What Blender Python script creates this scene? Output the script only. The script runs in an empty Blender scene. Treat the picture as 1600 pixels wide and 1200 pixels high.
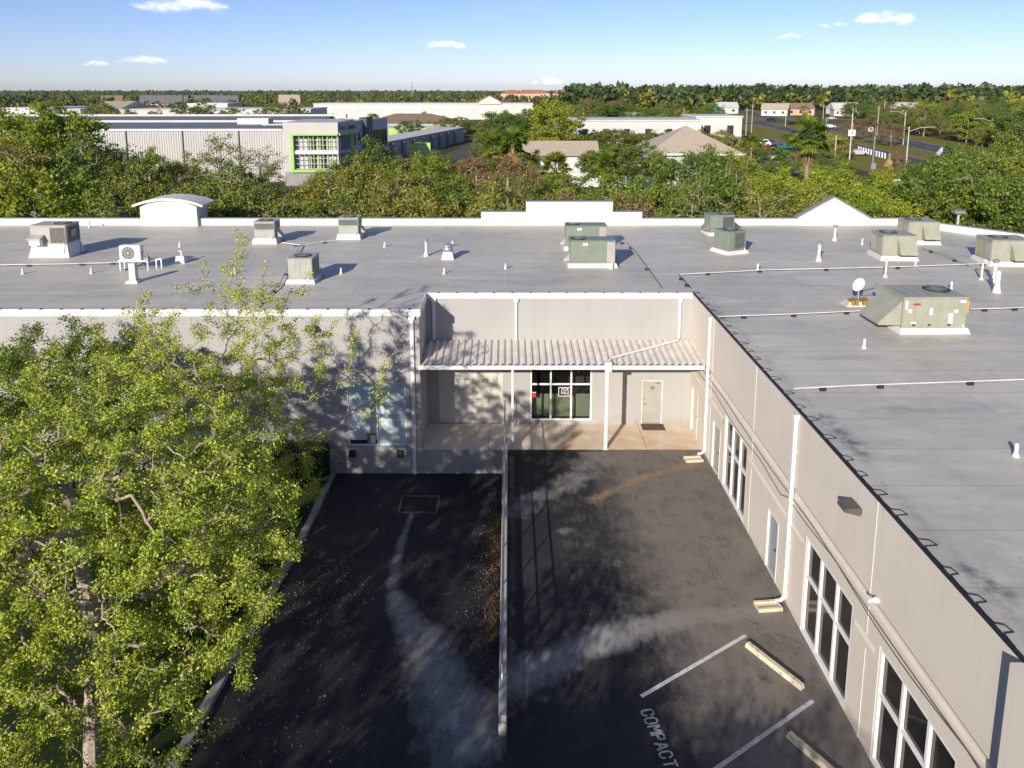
import bpy, math, random
import numpy as np
from mathutils import Vector, Matrix

S = bpy.context.scene
R = math.radians

# ------------------------------------------------------------------ camera, sky, sun, exposure
CAM_H = 15.35
cam_d = bpy.data.cameras.new("camera")
cam = bpy.data.objects.new("camera", cam_d)
S.collection.objects.link(cam)
S.camera = cam
FPX = 1184.0
cam_d.sensor_width = 36.0
cam_d.lens = FPX / 1600 * 36.0
cam_d.shift_x = 5 / 1600
cam_d.shift_y = -262 / 1600
cam_d.clip_start = 0.2
cam_d.clip_end = 30000
PITCH = math.atan(200 / FPX)
cam.location = (0, 0, CAM_H)
cam.rotation_euler = (math.pi / 2 - PITCH, 0, 0)

SUN_EL = R(21.5)
SUN_AZ = R(25)           # light travels towards +Y, turned towards +X by this much
world = bpy.data.worlds.new("World")
S.world = world
world.use_nodes = True
wn = world.node_tree.nodes
sky = wn.new("ShaderNodeTexSky")
sky.sky_type = 'NISHITA'
sky.sun_disc = False
sky.sun_elevation = SUN_EL
sky.sun_rotation = math.pi + SUN_AZ
sky.altitude = 50
sky.air_density = 0.7
sky.dust_density = 0.3
sky.ozone_density = 5.0
tint = wn.new("ShaderNodeMix"); tint.data_type = 'RGBA'; tint.blend_type = 'MULTIPLY'; tint.inputs[0].default_value = 1.0
tint.inputs[7].default_value = (1.17, 0.945, 0.965, 1)
world.node_tree.links.new(sky.outputs[0], tint.inputs[6])
world.node_tree.links.new(tint.outputs[2], wn["Background"].inputs[0])
wn["Background"].inputs[1].default_value = 0.118

sun_d = bpy.data.lights.new("sun", 'SUN')
sun_d.energy = 5.0
sun_d.angle = R(0.55)
sun_d.color = (1.0, 0.92, 0.80)
sun = bpy.data.objects.new("sun", sun_d)
S.collection.objects.link(sun)
ldir = Vector((math.sin(SUN_AZ) * math.cos(SUN_EL), math.cos(SUN_AZ) * math.cos(SUN_EL), -math.sin(SUN_EL)))
sun.rotation_euler = ldir.to_track_quat('-Z', 'Y').to_euler()
sun.location = (-20, -40, 40)

S.view_settings.view_transform = 'Standard'
S.view_settings.look = 'None'
S.view_settings.gamma = 1
S.view_settings.exposure = 0.3
S.view_settings.use_curve_mapping = False
S.cycles.max_bounces = 6
S.cycles.transparent_max_bounces = 80
S.cycles.caustics_reflective = False
S.cycles.caustics_refractive = False

# ------------------------------------------------------------------ survey helpers: where a sight line meets a level / a wall
_c = math.cos(PITCH); _T = math.tan(PITCH)
def at_level(u, v, z=0.0):
    w = v - 138.0; h = CAM_H - z
    return ((u - 795) / (w * _c) * h, (FPX / (_c * _c * w) - _T) * h)
def at_depth(u, v, Y):
    w = v - 138.0; h = Y / (FPX / (_c * _c * w) - _T)
    return ((u - 795) / (w * _c) * h, CAM_H - h)

# ------------------------------------------------------------------ materials
def new_mat(name):
    m = bpy.data.materials.new(name)
    m.use_nodes = True
    nt = m.node_tree
    return m, nt, nt.nodes["Principled BSDF"]

def coords(nt, scale=(1, 1, 1), obj=True):
    tc = nt.nodes.new("ShaderNodeTexCoord")
    mp = nt.nodes.new("ShaderNodeMapping")
    mp.inputs["Scale"].default_value = scale
    nt.links.new(tc.outputs["Object" if obj else "Generated"], mp.inputs[0])
    return mp.outputs[0]

def noise(nt, vec, scale, detail=5, rough=0.6):
    n = nt.nodes.new("ShaderNodeTexNoise")
    n.inputs["Scale"].default_value = scale
    n.inputs["Detail"].default_value = detail
    n.inputs["Roughness"].default_value = rough
    nt.links.new(vec, n.inputs["Vector"])
    return n.outputs["Fac"]

def ramp(nt, fac, stops):
    r = nt.nodes.new("ShaderNodeValToRGB")
    e = r.color_ramp.elements
    while len(e) < len(stops): e.new(0.5)
    for k, (p, c) in enumerate(stops):
        e[k].position = p
        e[k].color = (c[0], c[1], c[2], 1) if hasattr(c, '__len__') else (c, c, c, 1)
    nt.links.new(fac, r.inputs[0])
    return r.outputs[0]

def mix(nt, a, b, fac, mode='MIX'):
    m = nt.nodes.new("ShaderNodeMix")
    m.data_type = 'RGBA'
    m.blend_type = mode
    for s, i in ((fac, 0), (a, 6), (b, 7)):
        if hasattr(s, 'is_linked'): nt.links.new(s, m.inputs[i])
        elif hasattr(s, '__len__'): m.inputs[i].default_value = (*s[:3], 1)
        else: m.inputs[i].default_value = s
    return m.outputs[2]

def math_node(nt, op, a, b=0.0, clamp=False):
    m = nt.nodes.new("ShaderNodeMath"); m.operation = op; m.use_clamp = clamp
    for s, i in ((a, 0), (b, 1)):
        if hasattr(s, 'is_linked'): nt.links.new(s, m.inputs[i])
        else: m.inputs[i].default_value = s
    return m.outputs[0]

def bump(nt, p, h, strength=0.3, dist=0.02):
    b = nt.nodes.new("ShaderNodeBump")
    b.inputs["Strength"].default_value = strength
    b.inputs["Distance"].default_value = dist
    nt.links.new(h, b.inputs["Height"])
    nt.links.new(b.outputs[0], p.inputs["Normal"])

def plain(name, col, rough=0.6, var=0.12, scale=6, metal=0.0, bump_s=0.0, spec=0.5):
    m, nt, p = new_mat(name)
    v = coords(nt)
    n = noise(nt, v, scale)
    lo = tuple(c * (1 - var) for c in col); hi = tuple(min(1, c * (1 + var)) for c in col)
    nt.links.new(ramp(nt, n, [(0.3, lo), (0.7, hi)]), p.inputs["Base Color"])
    p.inputs["Roughness"].default_value = rough
    p.inputs["Metallic"].default_value = metal
    p.inputs["Specular IOR Level"].default_value = spec
    if bump_s: bump(nt, p, noise(nt, v, scale * 8), bump_s)
    return m

def stucco(name, col):
    m, nt, p = new_mat(name)
    v = coords(nt)
    big = noise(nt, v, 0.6, 4)
    streak = noise(nt, coords(nt, (2.2, 2.2, 0.12)), 1.6, 5)
    a = ramp(nt, big, [(0.3, tuple(c * 0.93 for c in col)), (0.7, col)])
    s = ramp(nt, streak, [(0.5, 1.0), (0.8, 0.94)])
    sx = nt.nodes.new("ShaderNodeSeparateXYZ"); nt.links.new(v, sx.inputs[0])
    top = ramp(nt, math_node(nt, 'DIVIDE', sx.outputs[2], 6.2, True), [(0.55, 0.0), (1.0, 1.0)])
    low = ramp(nt, math_node(nt, 'DIVIDE', math_node(nt, 'ADD', sx.outputs[2], 1.3), 2.6, True), [(0.48, 1.0), (0.66, 0.0)])
    drip = ramp(nt, noise(nt, coords(nt, (5.0, 5.0, 0.10)), 1.2, 6, 0.7), [(0.5, 0.0), (0.72, 1.0)])
    dirt = ramp(nt, noise(nt, v, 2.6, 6, 0.7), [(0.4, 0.0), (0.7, 1.0)])
    a = mix(nt, a, tuple(c * k for c, k in zip(col, (0.66, 0.64, 0.60))), math_node(nt, 'MULTIPLY', math_node(nt, 'MULTIPLY', top, drip), 0.32))
    a = mix(nt, a, tuple(c * k for c, k in zip(col, (0.62, 0.58, 0.52))), math_node(nt, 'MULTIPLY', math_node(nt, 'MULTIPLY', low, dirt), 0.6))
    nt.links.new(mix(nt, a, s, 1.0, 'MULTIPLY'), p.inputs["Base Color"])
    p.inputs["Roughness"].default_value = 0.85
    p.inputs["Specular IOR Level"].default_value = 0.25
    bump(nt, p, noise(nt, v, 55, 3), 0.25, 0.012)
    return m

def attr(nt, name):
    a = nt.nodes.new("ShaderNodeAttribute"); a.attribute_name = name
    return a

M = {}
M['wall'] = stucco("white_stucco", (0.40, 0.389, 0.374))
M['wall_beige_lit'] = stucco("beige_stucco_lit", (0.70, 0.635, 0.555))  # beige, and brightened to stand in for sun on the right wing
M['trim'] = plain("white_trim", (0.68, 0.665, 0.64), 0.5, 0.05, 3)
M['trim_dirty'] = plain("weathered_white_metal", (0.64, 0.60, 0.545), 0.55, 0.14, 2.0)
M['white'] = plain("white_paint", (0.8, 0.8, 0.79), 0.45, 0.05, 4)
M['dark'] = plain("dark_metal", (0.02, 0.02, 0.022), 0.5, 0.2, 8)
M['bronze'] = plain("bronze_metal", (0.10, 0.085, 0.075), 0.45, 0.15, 8)
M['black'] = plain("black_rubber", (0.012, 0.012, 0.013), 0.8, 0.2, 10)
M['galv'] = plain("galvanised_steel", (0.42, 0.43, 0.44), 0.4, 0.18, 7, 0.6)
M['steelgrey'] = plain("grey_steel", (0.25, 0.26, 0.27), 0.5, 0.15, 7, 0.2)
M['unit_grey'] = plain("grey_green_cabinet", (0.34, 0.36, 0.31), 0.5, 0.12, 2.5)
M['unit_green'] = plain("sage_green_cabinet", (0.215, 0.25, 0.20), 0.5, 0.10, 2.5)
M['unit_beige'] = plain("khaki_cabinet", (0.36, 0.37, 0.28), 0.5, 0.10, 2.0)
M['unit_old'] = plain("dull_grey_cabinet", (0.38, 0.36, 0.32), 0.6, 0.2, 2.5)
def cabinet_mat(name, col):
    m, nt, p = new_mat(name); v = coords(nt)
    a = ramp(nt, noise(nt, v, 1.6, 5), [(0.3, tuple(c * .86 for c in col)), (0.7, tuple(c * 1.08 for c in col))])
    st = ramp(nt, noise(nt, coords(nt, (6, 6, .35)), 2.0, 6, .7), [(0.54, 0.0), (0.75, 0.55)])
    a = mix(nt, a, (0.20, 0.15, 0.10), st)
    a = mix(nt, a, tuple(min(1, c * 1.35) for c in col), ramp(nt, noise(nt, v, 4, 4), [(0.6, 0.0), (0.72, 0.5)]))
    nt.links.new(a, p.inputs["Base Color"]); p.inputs["Roughness"].default_value = .5
    bump(nt, p, noise(nt, v, 2.2, 2), .12, .03)
    return m
M['unit_grey'] = cabinet_mat("grey_green_cabinet", (0.35, 0.365, 0.315)); M['unit_green'] = cabinet_mat("sage_green_cabinet", (0.20, 0.235, 0.188))
M['unit_beige'] = cabinet_mat("khaki_cabinet", (0.33, 0.335, 0.26)); M['unit_old'] = cabinet_mat("dull_grey_cabinet", (0.40, 0.38, 0.34))
M['grille'] = plain("dark_coil_grille", (0.035, 0.037, 0.035), 0.6, 0.3, 20)
M['louvre'] = plain("green_grey_louvre", (0.13, 0.16, 0.13), 0.55, 0.15, 9)
M['curbwhite'] = plain("coated_roof_curb", (0.60, 0.59, 0.57), 0.6, 0.08, 2)
M['door_grey'] = plain("grey_door_paint", (0.36, 0.35, 0.32), 0.45, 0.08, 2)
M['door_blue'] = plain("blue_grey_door_paint", (0.30, 0.34, 0.36), 0.4, 0.08, 2)
M['door_white'] = plain("warm_white_door_paint", (0.58, 0.56, 0.50), 0.45, 0.06, 2)
M['mat_brown'] = plain("brown_coir", (0.09, 0.065, 0.05), 0.95, 0.4, 30)
M['red'] = plain("red_label", (0.45, 0.03, 0.02), 0.5, 0.1, 8)
M['yellow'] = plain("yellow_orange_paint", (0.62, 0.33, 0.03), 0.5, 0.15, 5)
M['brownbox'] = plain("brown_cardboard", (0.30, 0.18, 0.06), 0.8, 0.2, 8)
M['kerb'] = plain("weathered_concrete", (0.26, 0.26, 0.25), 0.9, 0.35, 2.2, bump_s=0.4)
M['paintwhite'] = plain("worn_road_paint", (0.66, 0.66, 0.64), 0.7, 0.25, 9)
def worn(name, col, under, lo, hi, sc=9):
    m, nt, p = new_mat(name); v = coords(nt)
    a = ramp(nt, noise(nt, v, 3, 5), [(0.3, tuple(c * .8 for c in col)), (0.7, col)])
    k = ramp(nt, noise(nt, v, sc, 7, 0.75), [(lo, 0.0), (hi, 1.0)])
    nt.links.new(mix(nt, a, under, k), p.inputs["Base Color"]); p.inputs["Roughness"].default_value = .75
    bump(nt, p, noise(nt, v, 40), .3, .01)
    return m
M['paintwhite'] = worn("worn_road_paint", (0.66, 0.66, 0.64), (0.06, 0.06, 0.062), 0.55, 0.68)
M['stop'] = worn("cream_painted_concrete", (0.70, 0.62, 0.45), (0.30, 0.27, 0.22), 0.55, 0.66, 5)
M['blind'] = plain("pale_blue_blind", (0.50, 0.60, 0.62), 0.5, 0.06, 1.5)
M['greenwall'] = plain("interior_green_partition", (0.30, 0.36, 0.22), 0.7, 0.12, 1.0)
M['dirt'] = plain("bare_soil", (0.14, 0.11, 0.08), 0.95, 0.3, 2)
M['tanroof'] = plain("tan_metal_roof", (0.44, 0.365, 0.275), 0.6, 0.08, 1.0)
M['brownroof'] = plain("brown_shingle_roof", (0.23, 0.16, 0.105), 0.85, 0.2, 1.5)
M['farwhite'] = plain("pale_painted_block", (0.56, 0.545, 0.52), 0.7, 0.08, 0.3)
M['ribwall'] = plain('ribbed_pale_metal', (0.45, 0.437, 0.42), 0.6, 0.05, 0.4)
M['farroof'] = plain("pale_flat_roof", (0.55, 0.54, 0.52), 0.7, 0.08, 0.3)
M['greyroof'] = plain("dark_grey_roof", (0.15, 0.16, 0.17), 0.6, 0.12, 0.6)
M['lime'] = plain("lime_green_paint", (0.31, 0.52, 0.11), 0.5, 0.06, 1)
M['teal'] = plain("teal_paint", (0.05, 0.30, 0.24), 0.5, 0.06, 1)
M['navy'] = plain("navy_grey_panel", (0.045, 0.055, 0.075), 0.5, 0.1, 1)
M['greyblock'] = plain("grey_base_block", (0.27, 0.27, 0.26), 0.8, 0.1, 1)
M['bluepanel'] = plain("pale_grey_panel", (0.42, 0.43, 0.46), 0.6, 0.06, 0.5)
M['pole'] = plain("pale_concrete_pole", (0.50, 0.46, 0.40), 0.7, 0.1, 1)
M['wood'] = plain("timber_pole", (0.26, 0.21, 0.16), 0.9, 0.2, 1)
M['terracotta'] = plain("terracotta_roof", (0.38, 0.16, 0.08), 0.8, 0.15, 0.6)
M['peach'] = plain("peach_stucco", (0.58, 0.38, 0.27), 0.8, 0.1, 0.3)
M['ltorange'] = plain("orange_gable", (0.62, 0.36, 0.18), 0.8, 0.1, 0.3)
M['tyre'] = M['black']

def glass(name, tint=0.012):
    m, nt, p = new_mat(name)
    v = coords(nt)
    nt.links.new(ramp(nt, noise(nt, v, 0.7, 2), [(0.3, (tint * 0.8, tint * 0.8, tint * 0.8)), (0.7, (tint * 1.6, tint * 1.4, tint * 1.3))]), p.inputs["Base Color"])
    p.inputs["Roughness"].default_value = 0.06
    p.inputs["Specular IOR Level"].default_value = 0.55
    bump(nt, p, noise(nt, v, 1.1, 2), 0.03, 0.02)
    return m
M['glass'] = glass("dark_tinted_glass", 0.016)
def clear_glass(name):
    m, nt, p = new_mat(name)
    p.inputs["Base Color"].default_value = (0.02, 0.02, 0.02, 1)
    p.inputs["Roughness"].default_value = 0.03
    tr = nt.nodes.new("ShaderNodeBsdfTransparent")
    tr.inputs[0].default_value = (0.82, 0.85, 0.84, 1)
    mx = nt.nodes.new("ShaderNodeMixShader"); mx.inputs[0].default_value = 0.72
    nt.links.new(p.outputs[0], mx.inputs[1]); nt.links.new(tr.outputs[0], mx.inputs[2])
    nt.links.new(mx.outputs[0], nt.nodes["Material Output"].inputs[0])
    return m
M['clear'] = clear_glass("clear_window_glass")

def roof_mat():
    m, nt, p = new_mat("grey_roof_membrane")
    v = coords(nt)
    big = noise(nt, v, 0.16, 6)
    mid = noise(nt, coords(nt, (0.35, 1.6, 1)), 1.1, 5)
    base = ramp(nt, big, [(0.25, (0.43, 0.41, 0.352)), (0.45, (0.52, 0.493, 0.422)), (0.55, (0.54, 0.512, 0.438)), (0.78, (0.62, 0.585, 0.50))])
    base = mix(nt, base, ramp(nt, mid, [(0.3, 0.87), (0.7, 1.08)]), 1.0, 'MULTIPLY')
    pond = noise(nt, coords(nt, (1, 1, 1)), 0.33, 8, 0.7)
    base = mix(nt, base, ramp(nt, pond, [(0.50, 1.0), (0.57, 0.90), (0.60, 1.04), (0.68, 1.0)]), 1.0, 'MULTIPLY')
    spk = noise(nt, v, 9.0, 4, 0.8)
    base = mix(nt, base, ramp(nt, spk, [(0.62, 1.0), (0.74, 0.78)]), 1.0, 'MULTIPLY')
    br = nt.nodes.new("ShaderNodeTexBrick")
    br.inputs["Scale"].default_value = 1.0
    br.inputs["Brick Width"].default_value = 14.0
    br.inputs["Row Height"].default_value = 1.83
    br.inputs["Mortar Size"].default_value = 0.022
    br.inputs["Mortar Smooth"].default_value = 0.4
    br.inputs["Color1"].default_value = (0.955, 0.955, 0.96, 1)
    br.inputs["Color2"].default_value = (1.045, 1.04, 1.03, 1)
    br.inputs["Mortar"].default_value = (0.74, 0.74, 0.75, 1)
    wob = nt.nodes.new("ShaderNodeVectorMath"); wob.operation = 'ADD'
    n3 = nt.nodes.new("ShaderNodeTexNoise"); n3.inputs["Scale"].default_value = 0.5
    sc = nt.nodes.new("ShaderNodeVectorMath"); sc.operation = 'SCALE'; sc.inputs[3].default_value = 0.12
    nt.links.new(v, n3.inputs["Vector"]); nt.links.new(n3.outputs["Color"], sc.inputs[0])
    nt.links.new(v, wob.inputs[0]); nt.links.new(sc.outputs[0], wob.inputs[1])
    nt.links.new(wob.outputs[0], br.inputs["Vector"])
    base = mix(nt, base, br.outputs["Color"], 1.0, 'MULTIPLY')
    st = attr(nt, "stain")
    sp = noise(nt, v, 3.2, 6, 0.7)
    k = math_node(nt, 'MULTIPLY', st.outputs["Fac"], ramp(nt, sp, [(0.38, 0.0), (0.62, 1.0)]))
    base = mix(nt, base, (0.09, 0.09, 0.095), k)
    nt.links.new(base, p.inputs["Base Color"])
    nt.links.new(ramp(nt, mid, [(0.3, 0.42), (0.7, 0.62)]), p.inputs["Roughness"])
    p.inputs["Specular IOR Level"].default_value = 0.4
    bump(nt, p, noise(nt, v, 1.4, 4), 0.15, 0.03)
    return m
M['roof'] = roof_mat()

def asphalt_mat():
    m, nt, p = new_mat("stained_asphalt")
    v = coords(nt)
    big = noise(nt, v, 0.35, 6)
    fine = noise(nt, v, 60, 3, 0.8)
    base = ramp(nt, big, [(0.3, (0.013, 0.0145, 0.018)), (0.55, (0.022, 0.0235, 0.027)), (0.75, (0.038, 0.038, 0.038))])
    base = mix(nt, base, ramp(nt, fine, [(0.3, 0.72), (0.7, 1.3)]), 1.0, 'MULTIPLY')
    cl = noise(nt, v, 1.3, 7, 0.65)
    mixn = math_node(nt, 'ADD', math_node(nt, 'MULTIPLY', cl, 0.6), math_node(nt, 'MULTIPLY', noise(nt, coords(nt, (2.2, 0.7, 1)), 2.2, 7, 0.7), 0.4))
    for name, col, lo, hi in (("silt", (0.36, 0.35, 0.34), 0.05, 0.55), ("worn", (0.225, 0.20, 0.175), 0.15, 0.6), ("rust", (0.30, 0.205, 0.115), 0.3, 0.7), ("oil", (0.012, 0.011, 0.01), 0.3, 0.6)):  # the worn mask also holds sun brightness painted on the lot
        a = attr(nt, name)
        j = math_node(nt, 'ADD', math_node(nt, 'MULTIPLY', a.outputs["Fac"], 1.45), math_node(nt, 'MULTIPLY', math_node(nt, 'SUBTRACT', mixn, 0.5), 2.1))
        k = math_node(nt, 'MULTIPLY', math_node(nt, 'SUBTRACT', j, 0.5), 1.15, True)
        k = math_node(nt, 'MULTIPLY', k, ramp(nt, fine, [(0.25, 0.6), (0.7, 1.0)]), True)
        base = mix(nt, base, col, k)
    grit = noise(nt, v, 26, 2, 0.5)
    base = mix(nt, base, (0.30, 0.29, 0.28), ramp(nt, grit, [(0.70, 0.0), (0.76, 0.8)]))
    vo = nt.nodes.new("ShaderNodeTexVoronoi"); vo.feature = 'DISTANCE_TO_EDGE'
    vo.inputs["Scale"].default_value = 0.28
    vw = nt.nodes.new("ShaderNodeVectorMath"); vw.operation = 'ADD'
    n3 = nt.nodes.new("ShaderNodeTexNoise"); n3.inputs["Scale"].default_value = 1.3; n3.inputs["Detail"].default_value = 5
    nt.links.new(v, n3.inputs["Vector"]); nt.links.new(v, vw.inputs[0]); nt.links.new(n3.outputs["Color"], vw.inputs[1])
    nt.links.new(vw.outputs[0], vo.inputs["Vector"])
    crack = ramp(nt, vo.outputs["Distance"], [(0.0, 0.6), (0.006, 1.0)])
    base = mix(nt, base, crack, 1.0, 'MULTIPLY')
    wn_ = nt.nodes.new("ShaderNodeTexWhiteNoise")
    nt.links.new(base, p.inputs["Base Color"])
    nt.links.new(ramp(nt, cl, [(0.3, 0.62), (0.7, 0.9)]), p.inputs["Roughness"])
    p.inputs["Specular IOR Level"].default_value = 0.35
    bump(nt, p, fine, 0.35, 0.01)
    return m
M['asphalt'] = asphalt_mat()

def conc_mat():
    m, nt, p = new_mat("porch_concrete")
    v = coords(nt)
    a = ramp(nt, noise(nt, v, 1.2, 6), [(0.3, (0.60, 0.55, 0.47)), (0.7, (0.72, 0.66, 0.57))])
    r = attr(nt, "rust")
    k = math_node(nt, 'MULTIPLY', r.outputs["Fac"], ramp(nt, noise(nt, v, 1.7, 6), [(0.33, 0.15), (0.66, 1.0)]), True)
    a = mix(nt, a, (0.60, 0.41, 0.22), k)
    nt.links.new(a, p.inputs["Base Color"])
    p.inputs["Roughness"].default_value = 0.8
    bump(nt, p, noise(nt, v, 40), 0.2, 0.01)
    return m
M['concrete'] = conc_mat()

def ground_mat(name, stops, s1=0.05, s2=1.5):
    m, nt, p = new_mat(name)
    v = coords(nt)
    n = mix(nt, noise(nt, v, s1, 6), noise(nt, v, s2, 5), 0.4)
    nt.links.new(ramp(nt, n, stops), p.inputs["Base Color"])
    p.inputs["Roughness"].default_value = 0.95
    p.inputs["Specular IOR Level"].default_value = 0.1
    bump(nt, p, noise(nt, v, s2 * 6), 0.5, 0.08)
    return m
M['ground'] = ground_mat("rough_grassland", [(0.3, (0.035, 0.045, 0.014)), (0.5, (0.075, 0.08, 0.025)), (0.7, (0.14, 0.115, 0.06))], 0.03, 0.6)
M['grass'] = ground_mat("lawn", [(0.35, (0.012, 0.024, 0.007)), (0.55, (0.025, 0.04, 0.010)), (0.75, (0.06, 0.045, 0.022))], 0.5, 7)
M['verge'] = ground_mat("dry_verge", [(0.3, (0.13, 0.13, 0.02)), (0.55, (0.20, 0.17, 0.035)), (0.75, (0.26, 0.19, 0.06))], 0.08, 0.8)
M['road'] = ground_mat("road_asphalt", [(0.3, (0.075, 0.073, 0.075)), (0.7, (0.125, 0.12, 0.12))], 0.1, 2)
M['lot'] = ground_mat("parking_asphalt", [(0.3, (0.24, 0.21, 0.185)), (0.7, (0.34, 0.305, 0.27))], 0.08, 1)

def leaf_mat(name, stops, trans=0.35, objvar=0.18):
    m, nt, p = new_mat(name)
    g = nt.nodes.new("ShaderNodeNewGeometry")
    oi = nt.nodes.new("ShaderNodeObjectInfo")
    v = coords(nt)
    n = noise(nt, v, 0.9, 3)
    f = math_node(nt, 'ADD', math_node(nt, 'MULTIPLY', g.outputs["Random Per Island"], 0.55), math_node(nt, 'MULTIPLY', n, 0.45))
    col = ramp(nt, f, stops)
    hs = nt.nodes.new("ShaderNodeHueSaturation")
    nt.links.new(col, hs.inputs["Color"])
    nt.links.new(math_node(nt, 'ADD', math_node(nt, 'MULTIPLY', oi.outputs["Random"], objvar * 0.35), 0.5 - objvar * 0.175), hs.inputs["Hue"])
    nt.links.new(math_node(nt, 'ADD', math_node(nt, 'MULTIPLY', oi.outputs["Random"], -objvar * 2.2), 1.0 + objvar * 1.1), hs.inputs["Value"])
    nt.links.new(hs.outputs[0], p.inputs["Base Color"])
    p.inputs["Roughness"].default_value = 0.5
    p.inputs["Specular IOR Level"].default_value = 0.35
    tl = nt.nodes.new("ShaderNodeBsdfTranslucent")
    nt.links.new(mix(nt, hs.outputs[0], (1.25, 1.2, 0.5), 1.0, 'MULTIPLY'), tl.inputs[0])
    mx = nt.nodes.new("ShaderNodeMixShader"); mx.inputs[0].default_value = trans
    nt.links.new(p.outputs[0], mx.inputs[1]); nt.links.new(tl.outputs[0], mx.inputs[2])
    nt.links.new(mx.outputs[0], nt.nodes["Material Output"].inputs[0])
    return m
M['leaf_near'] = leaf_mat("elm_leaves", [(0.15, (0.095, 0.155, 0.016)), (0.40, (0.26, 0.355, 0.03)), (0.62, (0.46, 0.51, 0.058)), (0.80, (0.60, 0.58, 0.12)), (0.97, (0.50, 0.35, 0.13))], 0.2, 0.03)
M['leaf_dark'] = leaf_mat("dark_elm_leaves", [(0.15, (0.06, 0.115, 0.016)), (0.5, (0.14, 0.215, 0.022)), (0.9, (0.26, 0.31, 0.04))], 0.25, 0.05)
M['leaf_oak'] = leaf_mat("oak_leaves", [(0.15, (0.045, 0.085, 0.013)), (0.5, (0.115, 0.175, 0.02)), (0.85, (0.23, 0.28, 0.035))], 0.22, 0.14)
M['leaf_olive'] = leaf_mat("olive_leaves", [(0.15, (0.085, 0.115, 0.015)), (0.5, (0.19, 0.215, 0.028)), (0.85, (0.32, 0.31, 0.045))], 0.22, 0.14)
M['leaf_lime'] = leaf_mat("yellow_green_leaves", [(0.15, (0.10, 0.16, 0.014)), (0.5, (0.22, 0.29, 0.02)), (0.85, (0.37, 0.39, 0.035))], 0.25, 0.14)
M['leaf_brown'] = leaf_mat("russet_leaves", [(0.15, (0.12, 0.08, 0.034)), (0.5, (0.24, 0.155, 0.065)), (0.85, (0.36, 0.22, 0.085))], 0.3, 0.08)
M['leaf_pine'] = leaf_mat("pine_needles", [(0.15, (0.028, 0.05, 0.016)), (0.5, (0.06, 0.095, 0.024)), (0.85, (0.11, 0.145, 0.036))], 0.2, 0.12)
M['leaf_palm'] = leaf_mat("palm_fronds", [(0.15, (0.08, 0.13, 0.014)), (0.5, (0.16, 0.23, 0.024)), (0.85, (0.27, 0.31, 0.045))], 0.3, 0.1)
M['leaf_dead'] = leaf_mat("dead_fronds", [(0.15, (0.20, 0.12, 0.05)), (0.5, (0.32, 0.20, 0.085)), (0.85, (0.42, 0.29, 0.13))], 0.25, 0.05)
M['litter'] = leaf_mat("fallen_leaf_litter", [(0.15, (0.05, 0.035, 0.025)), (0.5, (0.14, 0.10, 0.07)), (0.9, (0.30, 0.24, 0.17))], 0.1, 0.0)
M['weed'] = leaf_mat("dry_weeds", [(0.15, (0.11, 0.075, 0.045)), (0.5, (0.21, 0.15, 0.085)), (0.9, (0.32, 0.26, 0.17))], 0.2, 0.1)
M['hedge'] = leaf_mat("hedge_leaves", [(0.15, (0.018, 0.035, 0.01)), (0.5, (0.035, 0.06, 0.014)), (0.9, (0.06, 0.09, 0.02))], 0.25, 0.03)
M['bark'] = plain("grey_bark", (0.21, 0.175, 0.14), 0.95, 0.35, 9, bump_s=0.6)
M['bark_pale'] = plain("pale_twig_bark", (0.36, 0.30, 0.235), 0.9, 0.3, 9, bump_s=0.5)
M['bark_palm'] = plain("palm_bark", (0.27, 0.20, 0.13), 0.95, 0.3, 8, bump_s=0.5)

def cloud_mat():
    m, nt, p = new_mat("cloud_vapour")
    d = nt.nodes.new("ShaderNodeBsdfDiffuse"); d.inputs[0].default_value = (0.95, 0.95, 0.95, 1)
    t = nt.nodes.new("ShaderNodeBsdfTranslucent"); t.inputs[0].default_value = (0.95, 0.95, 0.95, 1)
    a = nt.nodes.new("ShaderNodeAddShader")
    tr = nt.nodes.new("ShaderNodeBsdfTransparent")
    lw = nt.nodes.new("ShaderNodeLayerWeight"); lw.inputs[0].default_value = 0.5
    n = noise(nt, coords(nt), 0.012, 5)
    k = math_node(nt, 'SUBTRACT', 1.0, lw.outputs["Facing"])
    k = math_node(nt, 'MULTIPLY', math_node(nt, 'POWER', k, 3.0), ramp(nt, n, [(0.34, 0.0), (0.72, 0.24)]), True)
    mx = nt.nodes.new("ShaderNodeMixShader")
    nt.links.new(d.outputs[0], a.inputs[0]); nt.links.new(t.outputs[0], a.inputs[1])
    nt.links.new(k, mx.inputs[0]); nt.links.new(tr.outputs[0], mx.inputs[1]); nt.links.new(a.outputs[0], mx.inputs[2])
    nt.links.new(mx.outputs[0], nt.nodes["Material Output"].inputs[0])
    return m
M['cloud'] = cloud_mat()

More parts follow.
